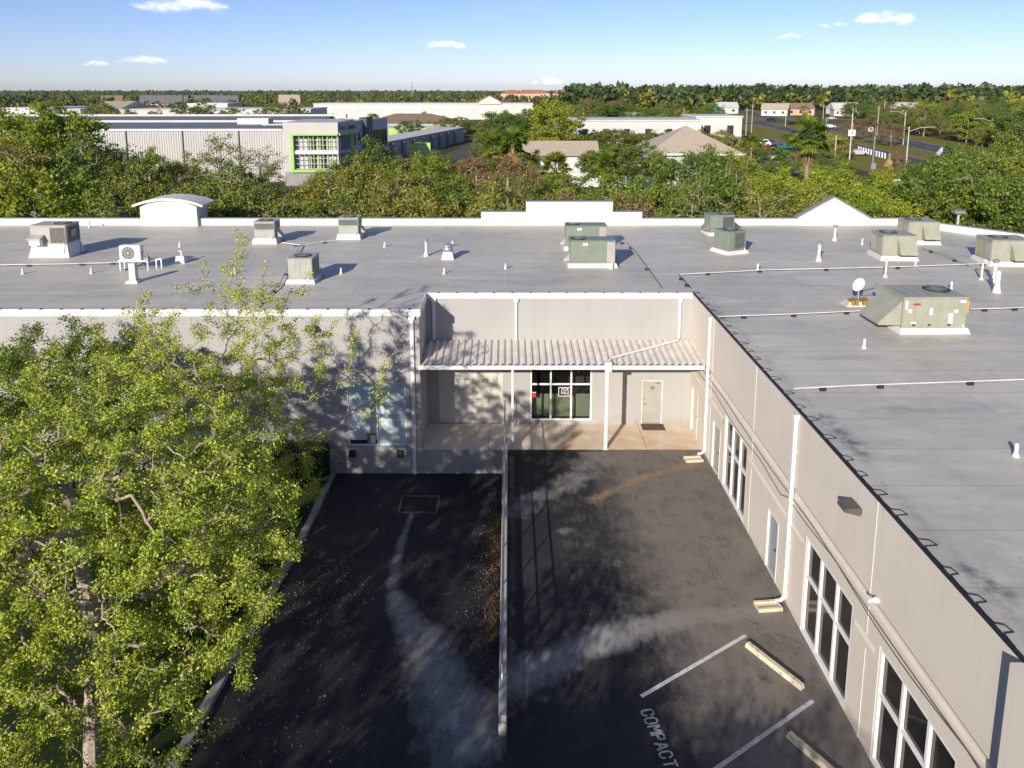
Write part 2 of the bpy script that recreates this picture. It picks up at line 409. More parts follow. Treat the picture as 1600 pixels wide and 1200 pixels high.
# ------------------------------------------------------------------ mesh helpers
COL = S.collection
class MB:
    def __init__(s): s.v = []; s.f = []; s.mi = []; s.cur = 0
    def add(s, vs, fs):
        o = len(s.v); s.v += [tuple(p) for p in vs]
        for f in fs: s.f.append(tuple(i + o for i in f)); s.mi.append(s.cur)
        return s
    def quad(s, a, b, c, d): return s.add([a, b, c, d], [(0, 1, 2, 3)])
    def box(s, x0, x1, y0, y1, z0, z1, taper=0.0):
        t = taper
        vs = [(x0, y0, z0), (x1, y0, z0), (x1, y1, z0), (x0, y1, z0), (x0 + t, y0 + t, z1), (x1 - t, y0 + t, z1), (x1 - t, y1 - t, z1), (x0 + t, y1 - t, z1)]
        return s.add(vs, [(0, 3, 2, 1), (4, 5, 6, 7), (0, 1, 5, 4), (1, 2, 6, 5), (2, 3, 7, 6), (3, 0, 4, 7)])
    def bbox(s, x0, x1, y0, y1, z0, z1, b=0.02):
        # box with chamfered vertical edges and top
        def ring(i, z): return [(x0 + b + i, y0 + i, z), (x1 - b - i, y0 + i, z), (x1 - i, y0 + b + i, z), (x1 - i, y1 - b - i, z), (x1 - b - i, y1 - i, z), (x0 + b + i, y1 - i, z), (x0 + i, y1 - b - i, z), (x0 + i, y0 + b + i, z)]
        vs = ring(0, z0) + ring(0, z1 - b) + ring(b, z1)
        fs = [tuple(range(7, -1, -1)), tuple(range(16, 24))]
        for l in (0, 8):
            for k in range(8): fs.append((l + k, l + (k + 1) % 8, l + 8 + (k + 1) % 8, l + 8 + k))
        return s.add(vs, fs)
    def prism(s, poly, y0, y1):      # polygon in XZ swept along Y
        n = len(poly)
        vs = [(x, y0, z) for x, z in poly] + [(x, y1, z) for x, z in poly]
        fs = [tuple(range(n)), tuple(range(2 * n - 1, n - 1, -1))] + [(k + n, (k + 1) % n + n, (k + 1) % n, k) for k in range(n)]
        return s.add(vs, fs)
    def slab(s, poly, z0, z1):       # polygon in XY swept along Z
        n = len(poly)
        vs = [(x, y, z0) for x, y in poly] + [(x, y, z1) for x, y in poly]
        fs = [tuple(range(n - 1, -1, -1)), tuple(range(n, 2 * n))] + [(k, (k + 1) % n, (k + 1) % n + n, k + n) for k in range(n)]
        return s.add(vs, fs)
    def tube(s, pts, r, n=6, caps=True):
        pts = [Vector(p) for p in pts]
        rs = r if hasattr(r, '__len__') else [r] * len(pts)
        vs = []; m = len(pts)
        for i, p in enumerate(pts):
            t = (pts[min(i + 1, m - 1)] - pts[max(i - 1, 0)]).normalized()
            a = Vector((0, 0, 1)) if abs(t.z) < 0.9 else Vector((1, 0, 0))
            u = t.cross(a).normalized(); w = t.cross(u)
            for k in range(n):
                q = 2 * math.pi * k / n
                vs.append(p + (u * math.cos(q) + w * math.sin(q)) * rs[i])
        fs = []
        for i in range(m - 1):
            for k in range(n):
                fs.append((i * n + k, i * n + (k + 1) % n, (i + 1) * n + (k + 1) % n, (i + 1) * n + k))
        if caps: fs.append(tuple(range(n))); fs.append(tuple(range(m * n - 1, (m - 1) * n - 1, -1)))
        return s.add(vs, fs)
    def lathe(s, prof, cx=0, cy=0, n=16):
        vs = []; m = len(prof)
        for r, z in prof:
            for k in range(n):
                q = 2 * math.pi * k / n
                vs.append((cx + r * math.cos(q), cy + r * math.sin(q), z))
        fs = []
        for i in range(m - 1):
            for k in range(n):
                fs.append((i * n + k, i * n + (k + 1) % n, (i + 1) * n + (k + 1) % n, (i + 1) * n + k))
        fs.append(tuple(range(n - 1, -1, -1))); fs.append(tuple(range((m - 1) * n, m * n)))
        return s.add(vs, fs)
    def xf(s, mat):
        s.v = [tuple(mat @ Vector(p)) for p in s.v]; return s
    def build(s, name, mats, parent=None, loc=None, rz=0.0, smooth=False):
        me = bpy.data.meshes.new(name)
        me.from_pydata(s.v, [], s.f)
        mats = mats if isinstance(mats, (list, tuple)) else [mats]
        for m in mats: me.materials.append(m)
        if len(mats) > 1: me.polygons.foreach_set("material_index", s.mi)
        if smooth: me.polygons.foreach_set("use_smooth", [True] * len(s.f))
        me.update()
        o = bpy.data.objects.new(name, me)
        COL.objects.link(o)
        if parent: o.parent = parent
        if loc is not None: o.location = loc
        o.rotation_euler.z = rz
        return o

def np_mesh(name, verts, nper, mat, parent=None, smooth=False):
    """mesh of equal-size faces (nper corners each), corners not shared"""
    verts = np.asarray(verts, dtype=np.float32).reshape(-1, 3)
    nv = len(verts); nf = nv // nper
    me = bpy.data.meshes.new(name)
    me.vertices.add(nv); me.vertices.foreach_set("co", verts.ravel())
    me.loops.add(nv); me.loops.foreach_set("vertex_index", np.arange(nv, dtype=np.int32))
    me.polygons.add(nf)
    me.polygons.foreach_set("loop_start", np.arange(0, nv, nper, dtype=np.int32))
    me.polygons.foreach_set("loop_total", np.full(nf, nper, dtype=np.int32))
    me.update(calc_edges=True)
    me.materials.append(mat)
    o = bpy.data.objects.new(name, me)
    COL.objects.link(o)
    if parent: o.parent = parent
    return o

def tag(o, label=None, cat=None, group=None, kind=None):
    if label: o['label'] = label
    if cat: o['category'] = cat
    if group: o['group'] = group
    if kind: o['kind'] = kind
    return o

def empty(name, loc, label=None, cat=None, group=None, rz=0.0):
    o = bpy.data.objects.new(name, None)
    o.empty_display_size = 0.3
    COL.objects.link(o); o.location = loc; o.rotation_euler.z = rz
    return tag(o, label, cat, group)

def copy_tree(root, loc, rz=0.0, label=None, group=None, scale=None):
    r = root.copy(); COL.objects.link(r); r.location = loc; r.rotation_euler = (0, 0, rz)
    if scale is not None: r.scale = scale if hasattr(scale, '__len__') else (scale,) * 3
    if label: r['label'] = label
    if group: r['group'] = group
    for ch in list(root.children):
        c = ch.copy(); COL.objects.link(c); c.parent = r
        for g in list(ch.children):
            d = g.copy(); COL.objects.link(d); d.parent = c
    return r

def grid_sheet(name, x0, x1, y0, y1, step, zf, mat, attrs=None, kind='structure'):
    nx = max(1, int(round((x1 - x0) / step))); ny = max(1, int(round((y1 - y0) / step)))
    xs = np.linspace(x0, x1, nx + 1); ys = np.linspace(y0, y1, ny + 1)
    X, Y = np.meshgrid(xs, ys)
    Z = zf(X, Y) if callable(zf) else np.full_like(X, zf)
    V = np.stack([X, Y, Z], -1).reshape(-1, 3)
    idx = np.arange((nx + 1) * (ny + 1)).reshape(ny + 1, nx + 1)
    F = np.stack([idx[:-1, :-1], idx[:-1, 1:], idx[1:, 1:], idx[1:, :-1]], -1).reshape(-1, 4)
    me = bpy.data.meshes.new(name)
    me.from_pydata(V.tolist(), [], F.tolist())
    me.materials.append(mat)
    for an, fn in (attrs or {}).items():
        a = me.attributes.new(an, 'FLOAT', 'POINT')
        a.data.foreach_set("value", np.clip(fn(X, Y), 0, 1).astype(np.float32).ravel())
    o = bpy.data.objects.new(name, me); COL.objects.link(o)
    if kind: o['kind'] = kind
    return o

def near_line(X, Y, pts, w0, w1=None, soft=1.0):
    """1 on a polyline of half-width growing from w0 to w1, falling to 0 outside"""
    w1 = w0 if w1 is None else w1
    out = np.zeros_like(X)
    n = len(pts) - 1
    for k in range(n):
        ax, ay = pts[k]; bx, by = pts[k + 1]
        dx, dy = bx - ax, by - ay
        t = np.clip(((X - ax) * dx + (Y - ay) * dy) / (dx * dx + dy * dy), 0, 1)
        d = np.hypot(X - ax - t * dx, Y - ay - t * dy)
        w = w0 + (w1 - w0) * (k + t) / n
        out = np.maximum(out, np.clip((w * (1 + soft) - d) / (w * soft * 1.6), 0, 1))
    return out
def blob(X, Y, cx, cy, rx, ry, a=0.0):
    ca, sa = math.cos(a), math.sin(a)
    u = ((X - cx) * ca + (Y - cy) * sa) / rx; v = (-(X - cx) * sa + (Y - cy) * ca) / ry
    return np.clip(1.4 - np.hypot(u, v) * 1.1, 0, 1)

# ------------------------------------------------------------------ THE SETTING: ground, lot, ramp
XW = 8.38          # face of the right wing
YF = 30.75         # face of the left wing
YB = 33.35         # back wall of the porch
ZR = 6.2           # roof level
ZP = -0.12         # porch floor
def ramp_z(Y):
    t = np.clip((Y - 13.5) / 14.8, 0, 1)
    return -1.22 * (t * t * (3 - 2 * t)) * 1.0

g = MB()
for (x0, x1, y0, y1) in ((-4600, 4600, 46, 4600), (-4600, -46, -400, 46), (46, 4600, -400, 46), (-46, 46, -400, -12)):
    g.quad((x0, y0, 0), (x1, y0, 0), (x1, y1, 0), (x0, y1, 0))
tag(g.build('ground', M['ground']), kind='structure')

silt_ramp = [at_level(645, 795, -1.15), at_level(625, 850, -1.05), at_level(612, 915, -0.75)]
fan = [at_level(615, 925, -0.7), at_level(650, 985, -0.5), at_level(690, 1060, -0.2), at_level(735, 1140, 0)]
silt_lot = [(-0.1, 17.6), at_level(850, 1040), at_level(950, 990), at_level(1060, 968), at_level(1200, 955)]
def lot_silt(X, Y):
    s = near_line(X, Y, silt_lot, 0.66, 0.32, 1.0) * 0.8
    s = np.maximum(s, near_line(X, Y, [at_level(800, 800), at_level(900, 745), at_level(930, 715)], 0.55, 0.75, 1.0) * 0.6)
    s = np.maximum(s, near_line(X, Y, [(0.05, 16.5), (0.15, 24), (0.1, 30)], 0.12, 0.16, 1.2) * 0.5)
    s = np.maximum(s, blob(X, Y, *at_level(950, 1000), 1.5, 0.7, 0.3) * 0.9)
    for u, v, r in ((1000, 860, 0.9), (965, 880, .6), (1045, 850, .35), (1020, 930, .5), (1100, 905, .6), (880, 830, .7), (1210, 1120, .8), (1150, 1060, .5), (1290, 1060, .6), (860, 1085, .8)):
        s = np.maximum(s, blob(X, Y, *at_level(u, v), r, r * 0.55, 0.5) * 0.42)
    return s
def lot_worn_lit(X, Y):
    s = np.maximum(np.clip((X - 1.6 - 0.07 * (31 - Y)) / 3.0, 0, 1) * 0.9, np.clip((X - .4) / 1.5, 0, 1) * np.clip((Y - 15) / 6, 0, 1) * 0.38)  # weathered tone, plus painted brightness where the lot lies in sun
    for k in range(5):  # pale streaks painted as sunlight thrown back off the porch glass
        a = at_level(985 + 30 * k, 770 + 6 * k); b = at_level(1105 + 42 * k, 940 + 18 * k)
        s = np.maximum(s, near_line(X, Y, [a, b], 0.09, 0.12, 1.2) * 0.95)
    return s
def lot_rust(X, Y):
    s = near_line(X, Y, [at_level(1085, 722), at_level(1010, 742), at_level(925, 782)], 0.28, 0.2, 1.2) * 0.8
    s = np.maximum(s, blob(X, Y, *at_level(1180, 1055), 0.9, 0.45, -0.9) * 0.55)
    s = np.maximum(s, blob(X, Y, *at_level(1240, 1040), 0.5, 0.25, -0.9) * 0.3)
    s = np.maximum(s, np.clip(1 - np.abs(Y - 30.4) / 0.35, 0, 1) * (X > 3) * 0.5)
    return s
def lot_oil(X, Y):
    s = blob(X, Y, *at_level(1195, 1060), 0.35, 0.2, -0.9) * 0.7
    s = np.maximum(s, blob(X, Y, *at_level(1000, 738), 0.2, 0.1) * 0.9)
    for k in range(6): s = np.maximum(s, blob(X, Y, 1.0 + 1.1 * k, 24.5 - 0.9 * k, 0.25, 0.5, 0.6) * 0.35)
    return s
LOT_ATTR = {"silt": lot_silt, "worn": lot_worn_lit, "rust": lot_rust, "oil": lot_oil}  # worn holds weathered tone plus painted sun brightness and streaks
grid_sheet('parking_lot', -0.06, XW + 0.05, 13.0, YF - 0.004, 0.12, lambda X, Y: np.where(Y > 27, -0.12 * (Y - 27) / 3.8, 0.0) - 0.004, M['asphalt'], LOT_ATTR)
zero = lambda X, Y: np.zeros_like(X)
grid_sheet('parking_lot_approach', -46, 46, -12, 13.0, 1.0, -0.004, M['asphalt'], {"silt": zero, "worn": zero, "rust": zero, "oil": zero})
def ramp_silt(X, Y):
    s = near_line(X, Y, silt_ramp, 0.10, 0.22, 1.0) * 0.75
    s = np.maximum(s, near_line(X, Y, fan, 0.30, 1.15, 0.9) * 0.8)
    s = np.maximum(s, blob(X, Y, *at_level(665, 990, -0.45), 0.7, 1.0) * 0.75)
    s = np.maximum(s, near_line(X, Y, [at_level(655, 1085, -.1), at_level(690, 1015, -.35)], 0.12, .12, 1) * 0.7)
    s = np.maximum(s, near_line(X, Y, [at_level(700, 930, -.8), at_level(750, 880, -.9)], 0.12, .2, 1) * 0.35)
    s = np.maximum(s, near_line(X, Y, [at_level(650, 870, -1), at_level(700, 840, -1.)], 0.12, .2, 1) * 0.25)
    s = np.maximum(s, np.clip(1 - np.abs(Y - 30.1) / 0.9, 0, 1) * 0.30)
    s = np.maximum(s, np.clip(1 - np.abs(X + 0.5) / 0.7, 0, 1) * 0.18)
    return s
def ramp_worn(X, Y):
    return np.maximum(blob(X, Y, *at_level(530, 850, -0.9), 1.6, 2.4) * 0.35, np.clip(1 - (X + 7.4) / 0.6, 0, 1) * 0.35)
def ramp_oil(X, Y): return blob(X, Y, -3.5, 22.5, 2.4, 7) * 0.35
grid_sheet('loading_ramp', -7.55, -0.06, 13.0, YF, 0.12, lambda X, Y: ramp_z(Y) - 0.004, M['asphalt'], {"silt": ramp_silt, "worn": ramp_worn, "rust": zero, "oil": ramp_oil})
grid_sheet('lawn', -46, -7.75, 13.0, YF, 0.5, lambda X, Y: ramp_z(Y) + 0.10 + 0.05 * np.sin(X * 1.3) * np.cos(Y * 0.9), M['grass'])
# kerb beside the ramp
k = MB()
ys = np.linspace(13.0, 30.7, 24)
for a, b in zip(ys[:-1], ys[1:]):
    za, zb = float(ramp_z(a)), float(ramp_z(b))
    k.add([(-7.78, a, za - .2), (-7.53, a, za - .2), (-7.55, a, za + .14), (-7.78, a, za + .14), (-7.78, b, zb - .2), (-7.53, b, zb - .2), (-7.55, b, zb + .14), (-7.78, b, zb + .14)],
          [(3, 2, 6, 7), (2, 1, 5, 6), (0, 3, 7, 4), (0, 1, 2, 3), (7, 6, 5, 4)])
tag(k.build('kerb', M['kerb']), kind='structure')
# porch floor
o = grid_sheet('porch_floor', -3.78, XW, YF, YB, 0.12, ZP, M['concrete'], {"rust": lambda X, Y: np.clip((X - 0.2) / 3.0, 0, 1) * np.where(Y < 32.6, 1, .6)})
# joints of the slab
pj = MB()
for x in (-0.9, 2.4, 6.0): pj.box(x, x + 0.015, YF + .02, YB - .02, ZP - .01, ZP + 0.004)
tag(pj.build('porch_floor_joints', M['dirt']), kind='structure')

# ------------------------------------------------------------------ THE BUILDING
bld = empty('commercial_building', (0, 0, 0), 'L-shaped white stucco commercial building with flat grey roof and corrugated porch canopy', 'building')

def wall_y(mb, y, x0, x1, z0, z1, ops, depth, sgn=-1):
    """wall in plane y facing sgn, openings (x0,x1,z0,z1), with reveals of the given depth"""
    xs = sorted({x0, x1, *[o[0] for o in ops], *[o[1] for o in ops]}); zs = sorted({z0, z1, *[o[2] for o in ops], *[o[3] for o in ops]})
    for a, b in zip(xs[:-1], xs[1:]):
        for c, d in zip(zs[:-1], zs[1:]):
            mx, mz = (a + b) / 2, (c + d) / 2
            if any(o[0] < mx < o[1] and o[2] < mz < o[3] for o in ops): continue
            mb.quad((a, y, c), (b, y, c), (b, y, d), (a, y, d))
    for (a, b, c, d) in ops:
        y2 = y - sgn * depth
        mb.quad((a, y, c), (a, y, d), (a, y2, d), (a, y2, c)); mb.quad((b, y, c), (b, y2, c), (b, y2, d), (b, y, d))
        mb.quad((a, y, d), (b, y, d), (b, y2, d), (a, y2, d)); mb.quad((a, y, c), (a, y2, c), (b, y2, c), (b, y, c))
def wall_x(mb, x, y0, y1, z0, z1, ops, depth, sgn=-1):
    t = MB(); wall_y(t, 0, y0, y1, z0, z1, ops, depth, sgn)
    mb.add([(x + q[1], q[0], q[2]) for q in t.v], t.f)

# left wing front
LW = (-6.95, -4.42, 0.07, 2.92)
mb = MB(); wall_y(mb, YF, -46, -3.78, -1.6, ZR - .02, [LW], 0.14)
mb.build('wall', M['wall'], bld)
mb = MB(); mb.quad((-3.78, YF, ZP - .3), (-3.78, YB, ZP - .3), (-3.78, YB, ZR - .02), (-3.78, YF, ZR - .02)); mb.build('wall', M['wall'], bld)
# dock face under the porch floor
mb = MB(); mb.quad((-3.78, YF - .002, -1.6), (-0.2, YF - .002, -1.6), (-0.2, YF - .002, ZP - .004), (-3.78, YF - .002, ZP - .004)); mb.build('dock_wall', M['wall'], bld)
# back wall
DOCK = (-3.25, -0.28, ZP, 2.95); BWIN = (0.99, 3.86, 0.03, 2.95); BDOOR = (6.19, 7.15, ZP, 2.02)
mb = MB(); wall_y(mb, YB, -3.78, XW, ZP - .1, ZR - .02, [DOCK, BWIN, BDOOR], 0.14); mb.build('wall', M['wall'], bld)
# right wing wall
DOORS_R = [(31.72, 32.86, ZP, 1.95), (28.12, 29.22, -.05, 2.0), (21.58, 22.56, 0.0, 2.03)]
WINS_R = [(24.85, 27.6, 0.0, 2.95), (16.58, 19.52, 0.0, 2.95), (12.25, 15.25, 0.0, 2.95)]
BANDS = [(3.52, 3.80)]
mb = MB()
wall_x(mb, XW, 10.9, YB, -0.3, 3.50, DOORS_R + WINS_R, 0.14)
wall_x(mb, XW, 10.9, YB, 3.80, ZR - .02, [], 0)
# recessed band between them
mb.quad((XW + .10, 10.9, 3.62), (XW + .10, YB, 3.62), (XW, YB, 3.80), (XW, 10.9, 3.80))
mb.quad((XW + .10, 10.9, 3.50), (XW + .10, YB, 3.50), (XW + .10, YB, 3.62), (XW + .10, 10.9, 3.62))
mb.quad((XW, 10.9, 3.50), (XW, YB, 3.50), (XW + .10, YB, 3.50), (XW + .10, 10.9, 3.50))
mb.build('wall', M['wall_beige_lit'], bld)
# raised belt courses between the openings (their top slopes, so they read a little darker)
segs = [(29.22, 31.72), (22.56, 24.75), (27.7, 28.12), (19.62, 21.58), (15.35, 16.48), (10.95, 12.15)]
for y0, y1 in ((YB - .02, 27.75), (24.7, 19.67), (16.45, 15.4)):
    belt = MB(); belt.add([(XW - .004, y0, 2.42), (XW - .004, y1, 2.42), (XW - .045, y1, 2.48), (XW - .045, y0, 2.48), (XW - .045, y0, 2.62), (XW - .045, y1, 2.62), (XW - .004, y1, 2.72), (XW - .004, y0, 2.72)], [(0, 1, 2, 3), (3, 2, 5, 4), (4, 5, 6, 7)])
    belt.build('belt_course', M['wall_beige_lit'], bld)
# panel joints
for y in (15.85, 24.35, 29.7):
    pj = MB(); pj.box(XW - .012, XW + .01, y, y + .035, 3.82, ZR - .05); pj.box(XW - .012, XW + .01, y, y + .035, 2.75, 3.48); pj.box(XW - .012, XW + .01, y, y + .035, 0.0, 2.40)
    pj.build('panel_joint', M['trim'], bld)
# projecting bay at the near end of the right wing
mb = MB(); mb.box(XW - .26, XW + 2, 2, 10.9, -0.3, ZR - .02); mb.build('bay_wall', M['wall_beige_lit'], bld)
# rest of the outline (right flank, rear)
mb = MB()
mb.quad((-46, 50.75, -1), (26.8, 50.75, -1), (26.8, 50.75, 6.0), (-46, 50.75, 6.0))
mb.quad((26.8, 50.75, -1), (46, 25.8, -1), (46, 25.8, 6.0), (26.8, 50.75, 6.0))
mb.quad((46, -11, -1), (46, 25.8, -1), (46, 25.8, 6.2), (46, -11, 6.2))
mb.quad((-46, YF, -1.6), (-46, 50.75, -1.6), (-46, 50.75, 6.2), (-46, YF, 6.2))
mb.quad((XW, -11, -.2), (46, -11, -.2), (46, -11, 6.2), (XW, -11, 6.2)); mb.quad((XW, -11, -.2), (XW, 2, -.2), (XW, 2, 6.2), (XW, -11, 6.2))
mb.build('wall', M['wall'], bld)

# roof: fine sheets so that stains have a shape, one mesh
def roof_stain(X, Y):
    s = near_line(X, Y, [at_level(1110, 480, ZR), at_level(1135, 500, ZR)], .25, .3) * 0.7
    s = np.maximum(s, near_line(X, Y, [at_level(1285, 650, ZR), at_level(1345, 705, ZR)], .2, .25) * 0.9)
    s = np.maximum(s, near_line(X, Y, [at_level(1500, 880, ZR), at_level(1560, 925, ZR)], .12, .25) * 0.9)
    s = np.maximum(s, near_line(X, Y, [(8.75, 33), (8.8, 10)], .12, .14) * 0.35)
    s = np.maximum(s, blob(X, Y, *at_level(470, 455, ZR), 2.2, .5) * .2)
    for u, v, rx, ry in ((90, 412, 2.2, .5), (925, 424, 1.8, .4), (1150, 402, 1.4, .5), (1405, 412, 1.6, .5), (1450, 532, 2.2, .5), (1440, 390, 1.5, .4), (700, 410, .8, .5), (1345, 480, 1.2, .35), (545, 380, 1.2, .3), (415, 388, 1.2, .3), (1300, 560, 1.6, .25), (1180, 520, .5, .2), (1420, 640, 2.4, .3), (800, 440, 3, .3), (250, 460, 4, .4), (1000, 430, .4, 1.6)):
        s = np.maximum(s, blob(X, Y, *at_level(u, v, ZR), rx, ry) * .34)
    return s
rv, rf, ra = [], [], []
def roof_patch(x0, x1, y0, y1, step, cut=None):
    nx = int(round((x1 - x0) / step)); ny = int(round((y1 - y0) / step))
    X, Y = np.meshgrid(np.linspace(x0, x1, nx + 1), np.linspace(y0, y1, ny + 1))
    if cut is not None: X = np.minimum(X, np.maximum(cut(Y), x0 + 0.01))
    o = len(rv)
    rv.extend(np.stack([X, Y, np.full_like(X, ZR)], -1).reshape(-1, 3).tolist())
    idx = np.arange((nx + 1) * (ny + 1)).reshape(ny + 1, nx + 1) + o
    rf.extend(np.stack([idx[:-1, :-1], idx[:-1, 1:], idx[1:, 1:], idx[1:, :-1]], -1).reshape(-1, 4).tolist())
    ra.append(roof_stain(X, Y).ravel())
roof_patch(-46, -3.70, YF - .06, YB - .06, 0.5)
roof_patch(-46, XW - .04, YB - .06, 50.5, 0.5)
roof_patch(XW - .04, 26.6, -11, 50.5, 0.25)
roof_patch(26.6, 46, -11, 50.5, 0.5, cut=lambda Y: 26.6 + (50.5 - Y) * (19.4 / 24.9))
me = bpy.data.meshes.new('roof'); me.from_pydata(rv, [], rf); me.materials.append(M['roof'])
a = me.attributes.new('stain', 'FLOAT', 'POINT'); a.data.foreach_set("value", np.concatenate(ra).astype(np.float32))
rf_o = bpy.data.objects.new('roof', me); COL.objects.link(rf_o); rf_o.parent = bld

# white fascia boards with strap ends
mb = MB(); mb.box(-46, -3.72, YF - .07, YF - .002, ZR - .30, ZR + .012); mb.box(-3.778, -3.72, YF - .002, YB - .075, ZR - .30, ZR + .012)
f1 = mb.build('fascia', M['trim'], bld)
mb = MB(); mb.box(-3.70, XW - .02, YB - .07, YB - .002, ZR - .26, ZR + .012)
f2 = mb.build('fascia', M['trim'], bld)
for x in np.arange(-30, -4, 0.86): MB().box(x, x + .09, YF - .09, YF + .03, ZR + .004, ZR + .03).build('strap', M['dark'], f1)
for x in np.arange(-3.2, 8.2, 0.83): MB().box(x, x + .07, YB - .09, YB + .02, ZR + .004, ZR + .028).build('strap', M['dark'], f2)
mb = MB(); mb.box(XW - .05, XW + .03, 10.88, YB + .1, ZR - .035, ZR + .012)
mb.build('edge_strip', M['dark'], bld)

# parapets along the far edge
mb = MB(); mb.box(-46, 26.75, 50.5, 50.75, 5.9, 6.66); mb.build('parapet', M['curbwhite'], bld)
mb = MB(); mb.box(-46, 26.75, 50.47, 50.80, 6.66, 6.70); mb.build('coping', M['steelgrey'], bld)
mb = MB()
d = Vector((19.4, -24.9, 0)).normalized(); nrm = Vector((d.y, -d.x, 0)) * -1
p0 = Vector((26.6, 50.5, 0)); p1 = Vector((46, 25.6, 0))
q0 = p0 + nrm * .25; q1 = p1 + nrm * .25
mb.slab([(p0.x, p0.y), (p1.x, p1.y), (q1.x, q1.y), (q0.x, q0.y)], 5.9, 6.66); mb.build('parapet', M['curbwhite'], bld)
mb = MB(); p0 = p0 - nrm * .03; p1 = p1 - nrm * .03; q0 = q0 + nrm * .05; q1 = q1 + nrm * .05
mb.slab([(p0.x, p0.y), (p1.x, p1.y), (q1.x, q1.y), (q0.x, q0.y)], 6.662, 6.70); mb.build('coping', M['steelgrey'], bld)
# stepped parapet
mb = MB(); mb.prism([(-1.86, 6.0), (9.0, 6.0), (9.0, 7.12), (7.0, 7.12), (7.0, 7.82), (1.16, 7.82), (1.16, 7.12), (-1.86, 7.12)], 50.44, 50.9)
mb.build('stepped_parapet', M['curbwhite'], bld)
mb = MB(); mb.box(-1.9, 1.12, 50.42, 50.95, 7.121, 7.15); mb.box(7.04, 9.04, 50.42, 50.95, 7.121, 7.15); mb.box(1.12, 7.04, 50.42, 50.95, 7.821, 7.85)
mb.build('coping', M['steelgrey'], bld)
# gable parapet
mb = MB(); mb.prism([(19.5, 6.0), (24.4, 6.0), (24.4, 6.70), (21.9, 8.10), (19.5, 6.70)], 50.44, 50.9); mb.build('gable_parapet', M['curbwhite'], bld)
mb = MB(); mb.prism([(19.42, 6.70), (21.9, 8.105), (24.48, 6.70), (24.48, 6.78), (21.9, 8.19), (19.42, 6.78)], 50.41, 50.95); mb.build('coping', M['steelgrey'], bld)
# arched parapet with overhanging cap
arc = [(-20.9 + -1.95 + 1.98 * math.cos(t), 0) for t in (0,)]
xl, xr = -24.75, -20.95; xm = (xl + xr) / 2
top = [(xl + (xr - xl) * k / 12, 7.50 + 0.45 * (1 - ((k - 6) / 6) ** 2)) for k in range(13)]
mb = MB(); mb.prism([(xl, 6.0), (xr, 6.0)] + top[::-1], 50.2, 52.0); mb.build('arched_parapet', M['curbwhite'], bld)
mb = MB()
cap = [(xm + (x - xm) * 1.24, z) for x, z in top]
mb.prism(cap[::1] + [(x, z + .16) for x, z in cap[::-1]], 50.05, 52.3); mb.build('arched_cap', M['trim_dirty'], bld)

# windows
def window_y(y, x0, x1, z0, z1, vs, hs, fr=0.06, pane=M['glass'], label=None, depth=.07):
    mb = MB()
    mb.box(x0, x0 + fr, y - .02, y + depth, z0, z1); mb.box(x1 - fr, x1, y - .02, y + depth, z0, z1)
    mb.box(x0 + fr, x1 - fr, y - .018, y + depth, z0, z0 + fr); mb.box(x0 + fr, x1 - fr, y - .018, y + depth, z1 - fr, z1)
    xs = [x0 + fr] + list(vs) + [x1 - fr]
    for x in vs: mb.box(x - fr / 2, x + fr / 2, y - .01, y + depth, z0 + fr, z1 - fr)
    for h in hs:
        for i in range(len(xs) - 1):
            a = xs[i] + (fr / 2 if i else 0); b = xs[i + 1] - (fr / 2 if i < len(xs) - 2 else 0)
            mb.box(a, b, y - .006, y + depth, h - fr / 2, h + fr / 2)
    w = mb.build('window', M['white'], bld)
    if label: w['label'] = label
    MB().quad((x0 + .01, y + .035, z0 + .01), (x1 - .01, y + .035, z0 + .01), (x1 - .01, y + .035, z1 - .01), (x0 + .01, y + .035, z1 - .01)).build('pane', pane, w)
    return w
window_y(YF + .05, LW[0], LW[1], LW[2], LW[3], [-5.68], [1.55], 0.05, M['blind'], 'four-light window with pale blue blinds closed behind the glass')
window_y(YB + .05, BWIN[0], BWIN[1], BWIN[2], BWIN[3], [1.95, 2.90], [1.80], 0.075, M['clear'], 'six-light porch window with a for sale notice behind the glass')
def window_x(x, y0, y1, z0, z1):
    fr = .085; d = .09
    mb = MB()
    mb.box(x - .03, x + d, y0, y0 + fr, z0, z1); mb.box(x - .03, x + d, y1 - fr, y1, z0, z1)
    mb.box(x - .028, x + d, y0 + fr, y1 - fr, z0, z0 + .12); mb.box(x - .028, x + d, y0 + fr, y1 - fr, z1 - fr, z1)
    ys = [y0 + fr, y0 + (y1 - y0) / 3, y0 + 2 * (y1 - y0) / 3, y1 - fr]
    for y in ys[1:3]: mb.box(x - .02, x + d, y - fr / 2, y + fr / 2, z0 + .12, z1 - fr)
    for i in range(3):
        a = ys[i] + (fr / 2 if i else 0); b = ys[i + 1] - (fr / 2 if i < 2 else 0)
        mb.box(x - .014, x + d, a, b, 1.74, 1.74 + fr)
    w = mb.build('window', M['white'], bld)
    MB().quad((x + .05, y0 + .01, z0 + .01), (x + .05, y1 - .01, z0 + .01), (x + .05, y1 - .01, z1 - .01), (x + .05, y0 + .01, z1 - .01)).build('pane', M['glass'], w)
for wdw in WINS_R: window_x(XW + .04, *wdw)

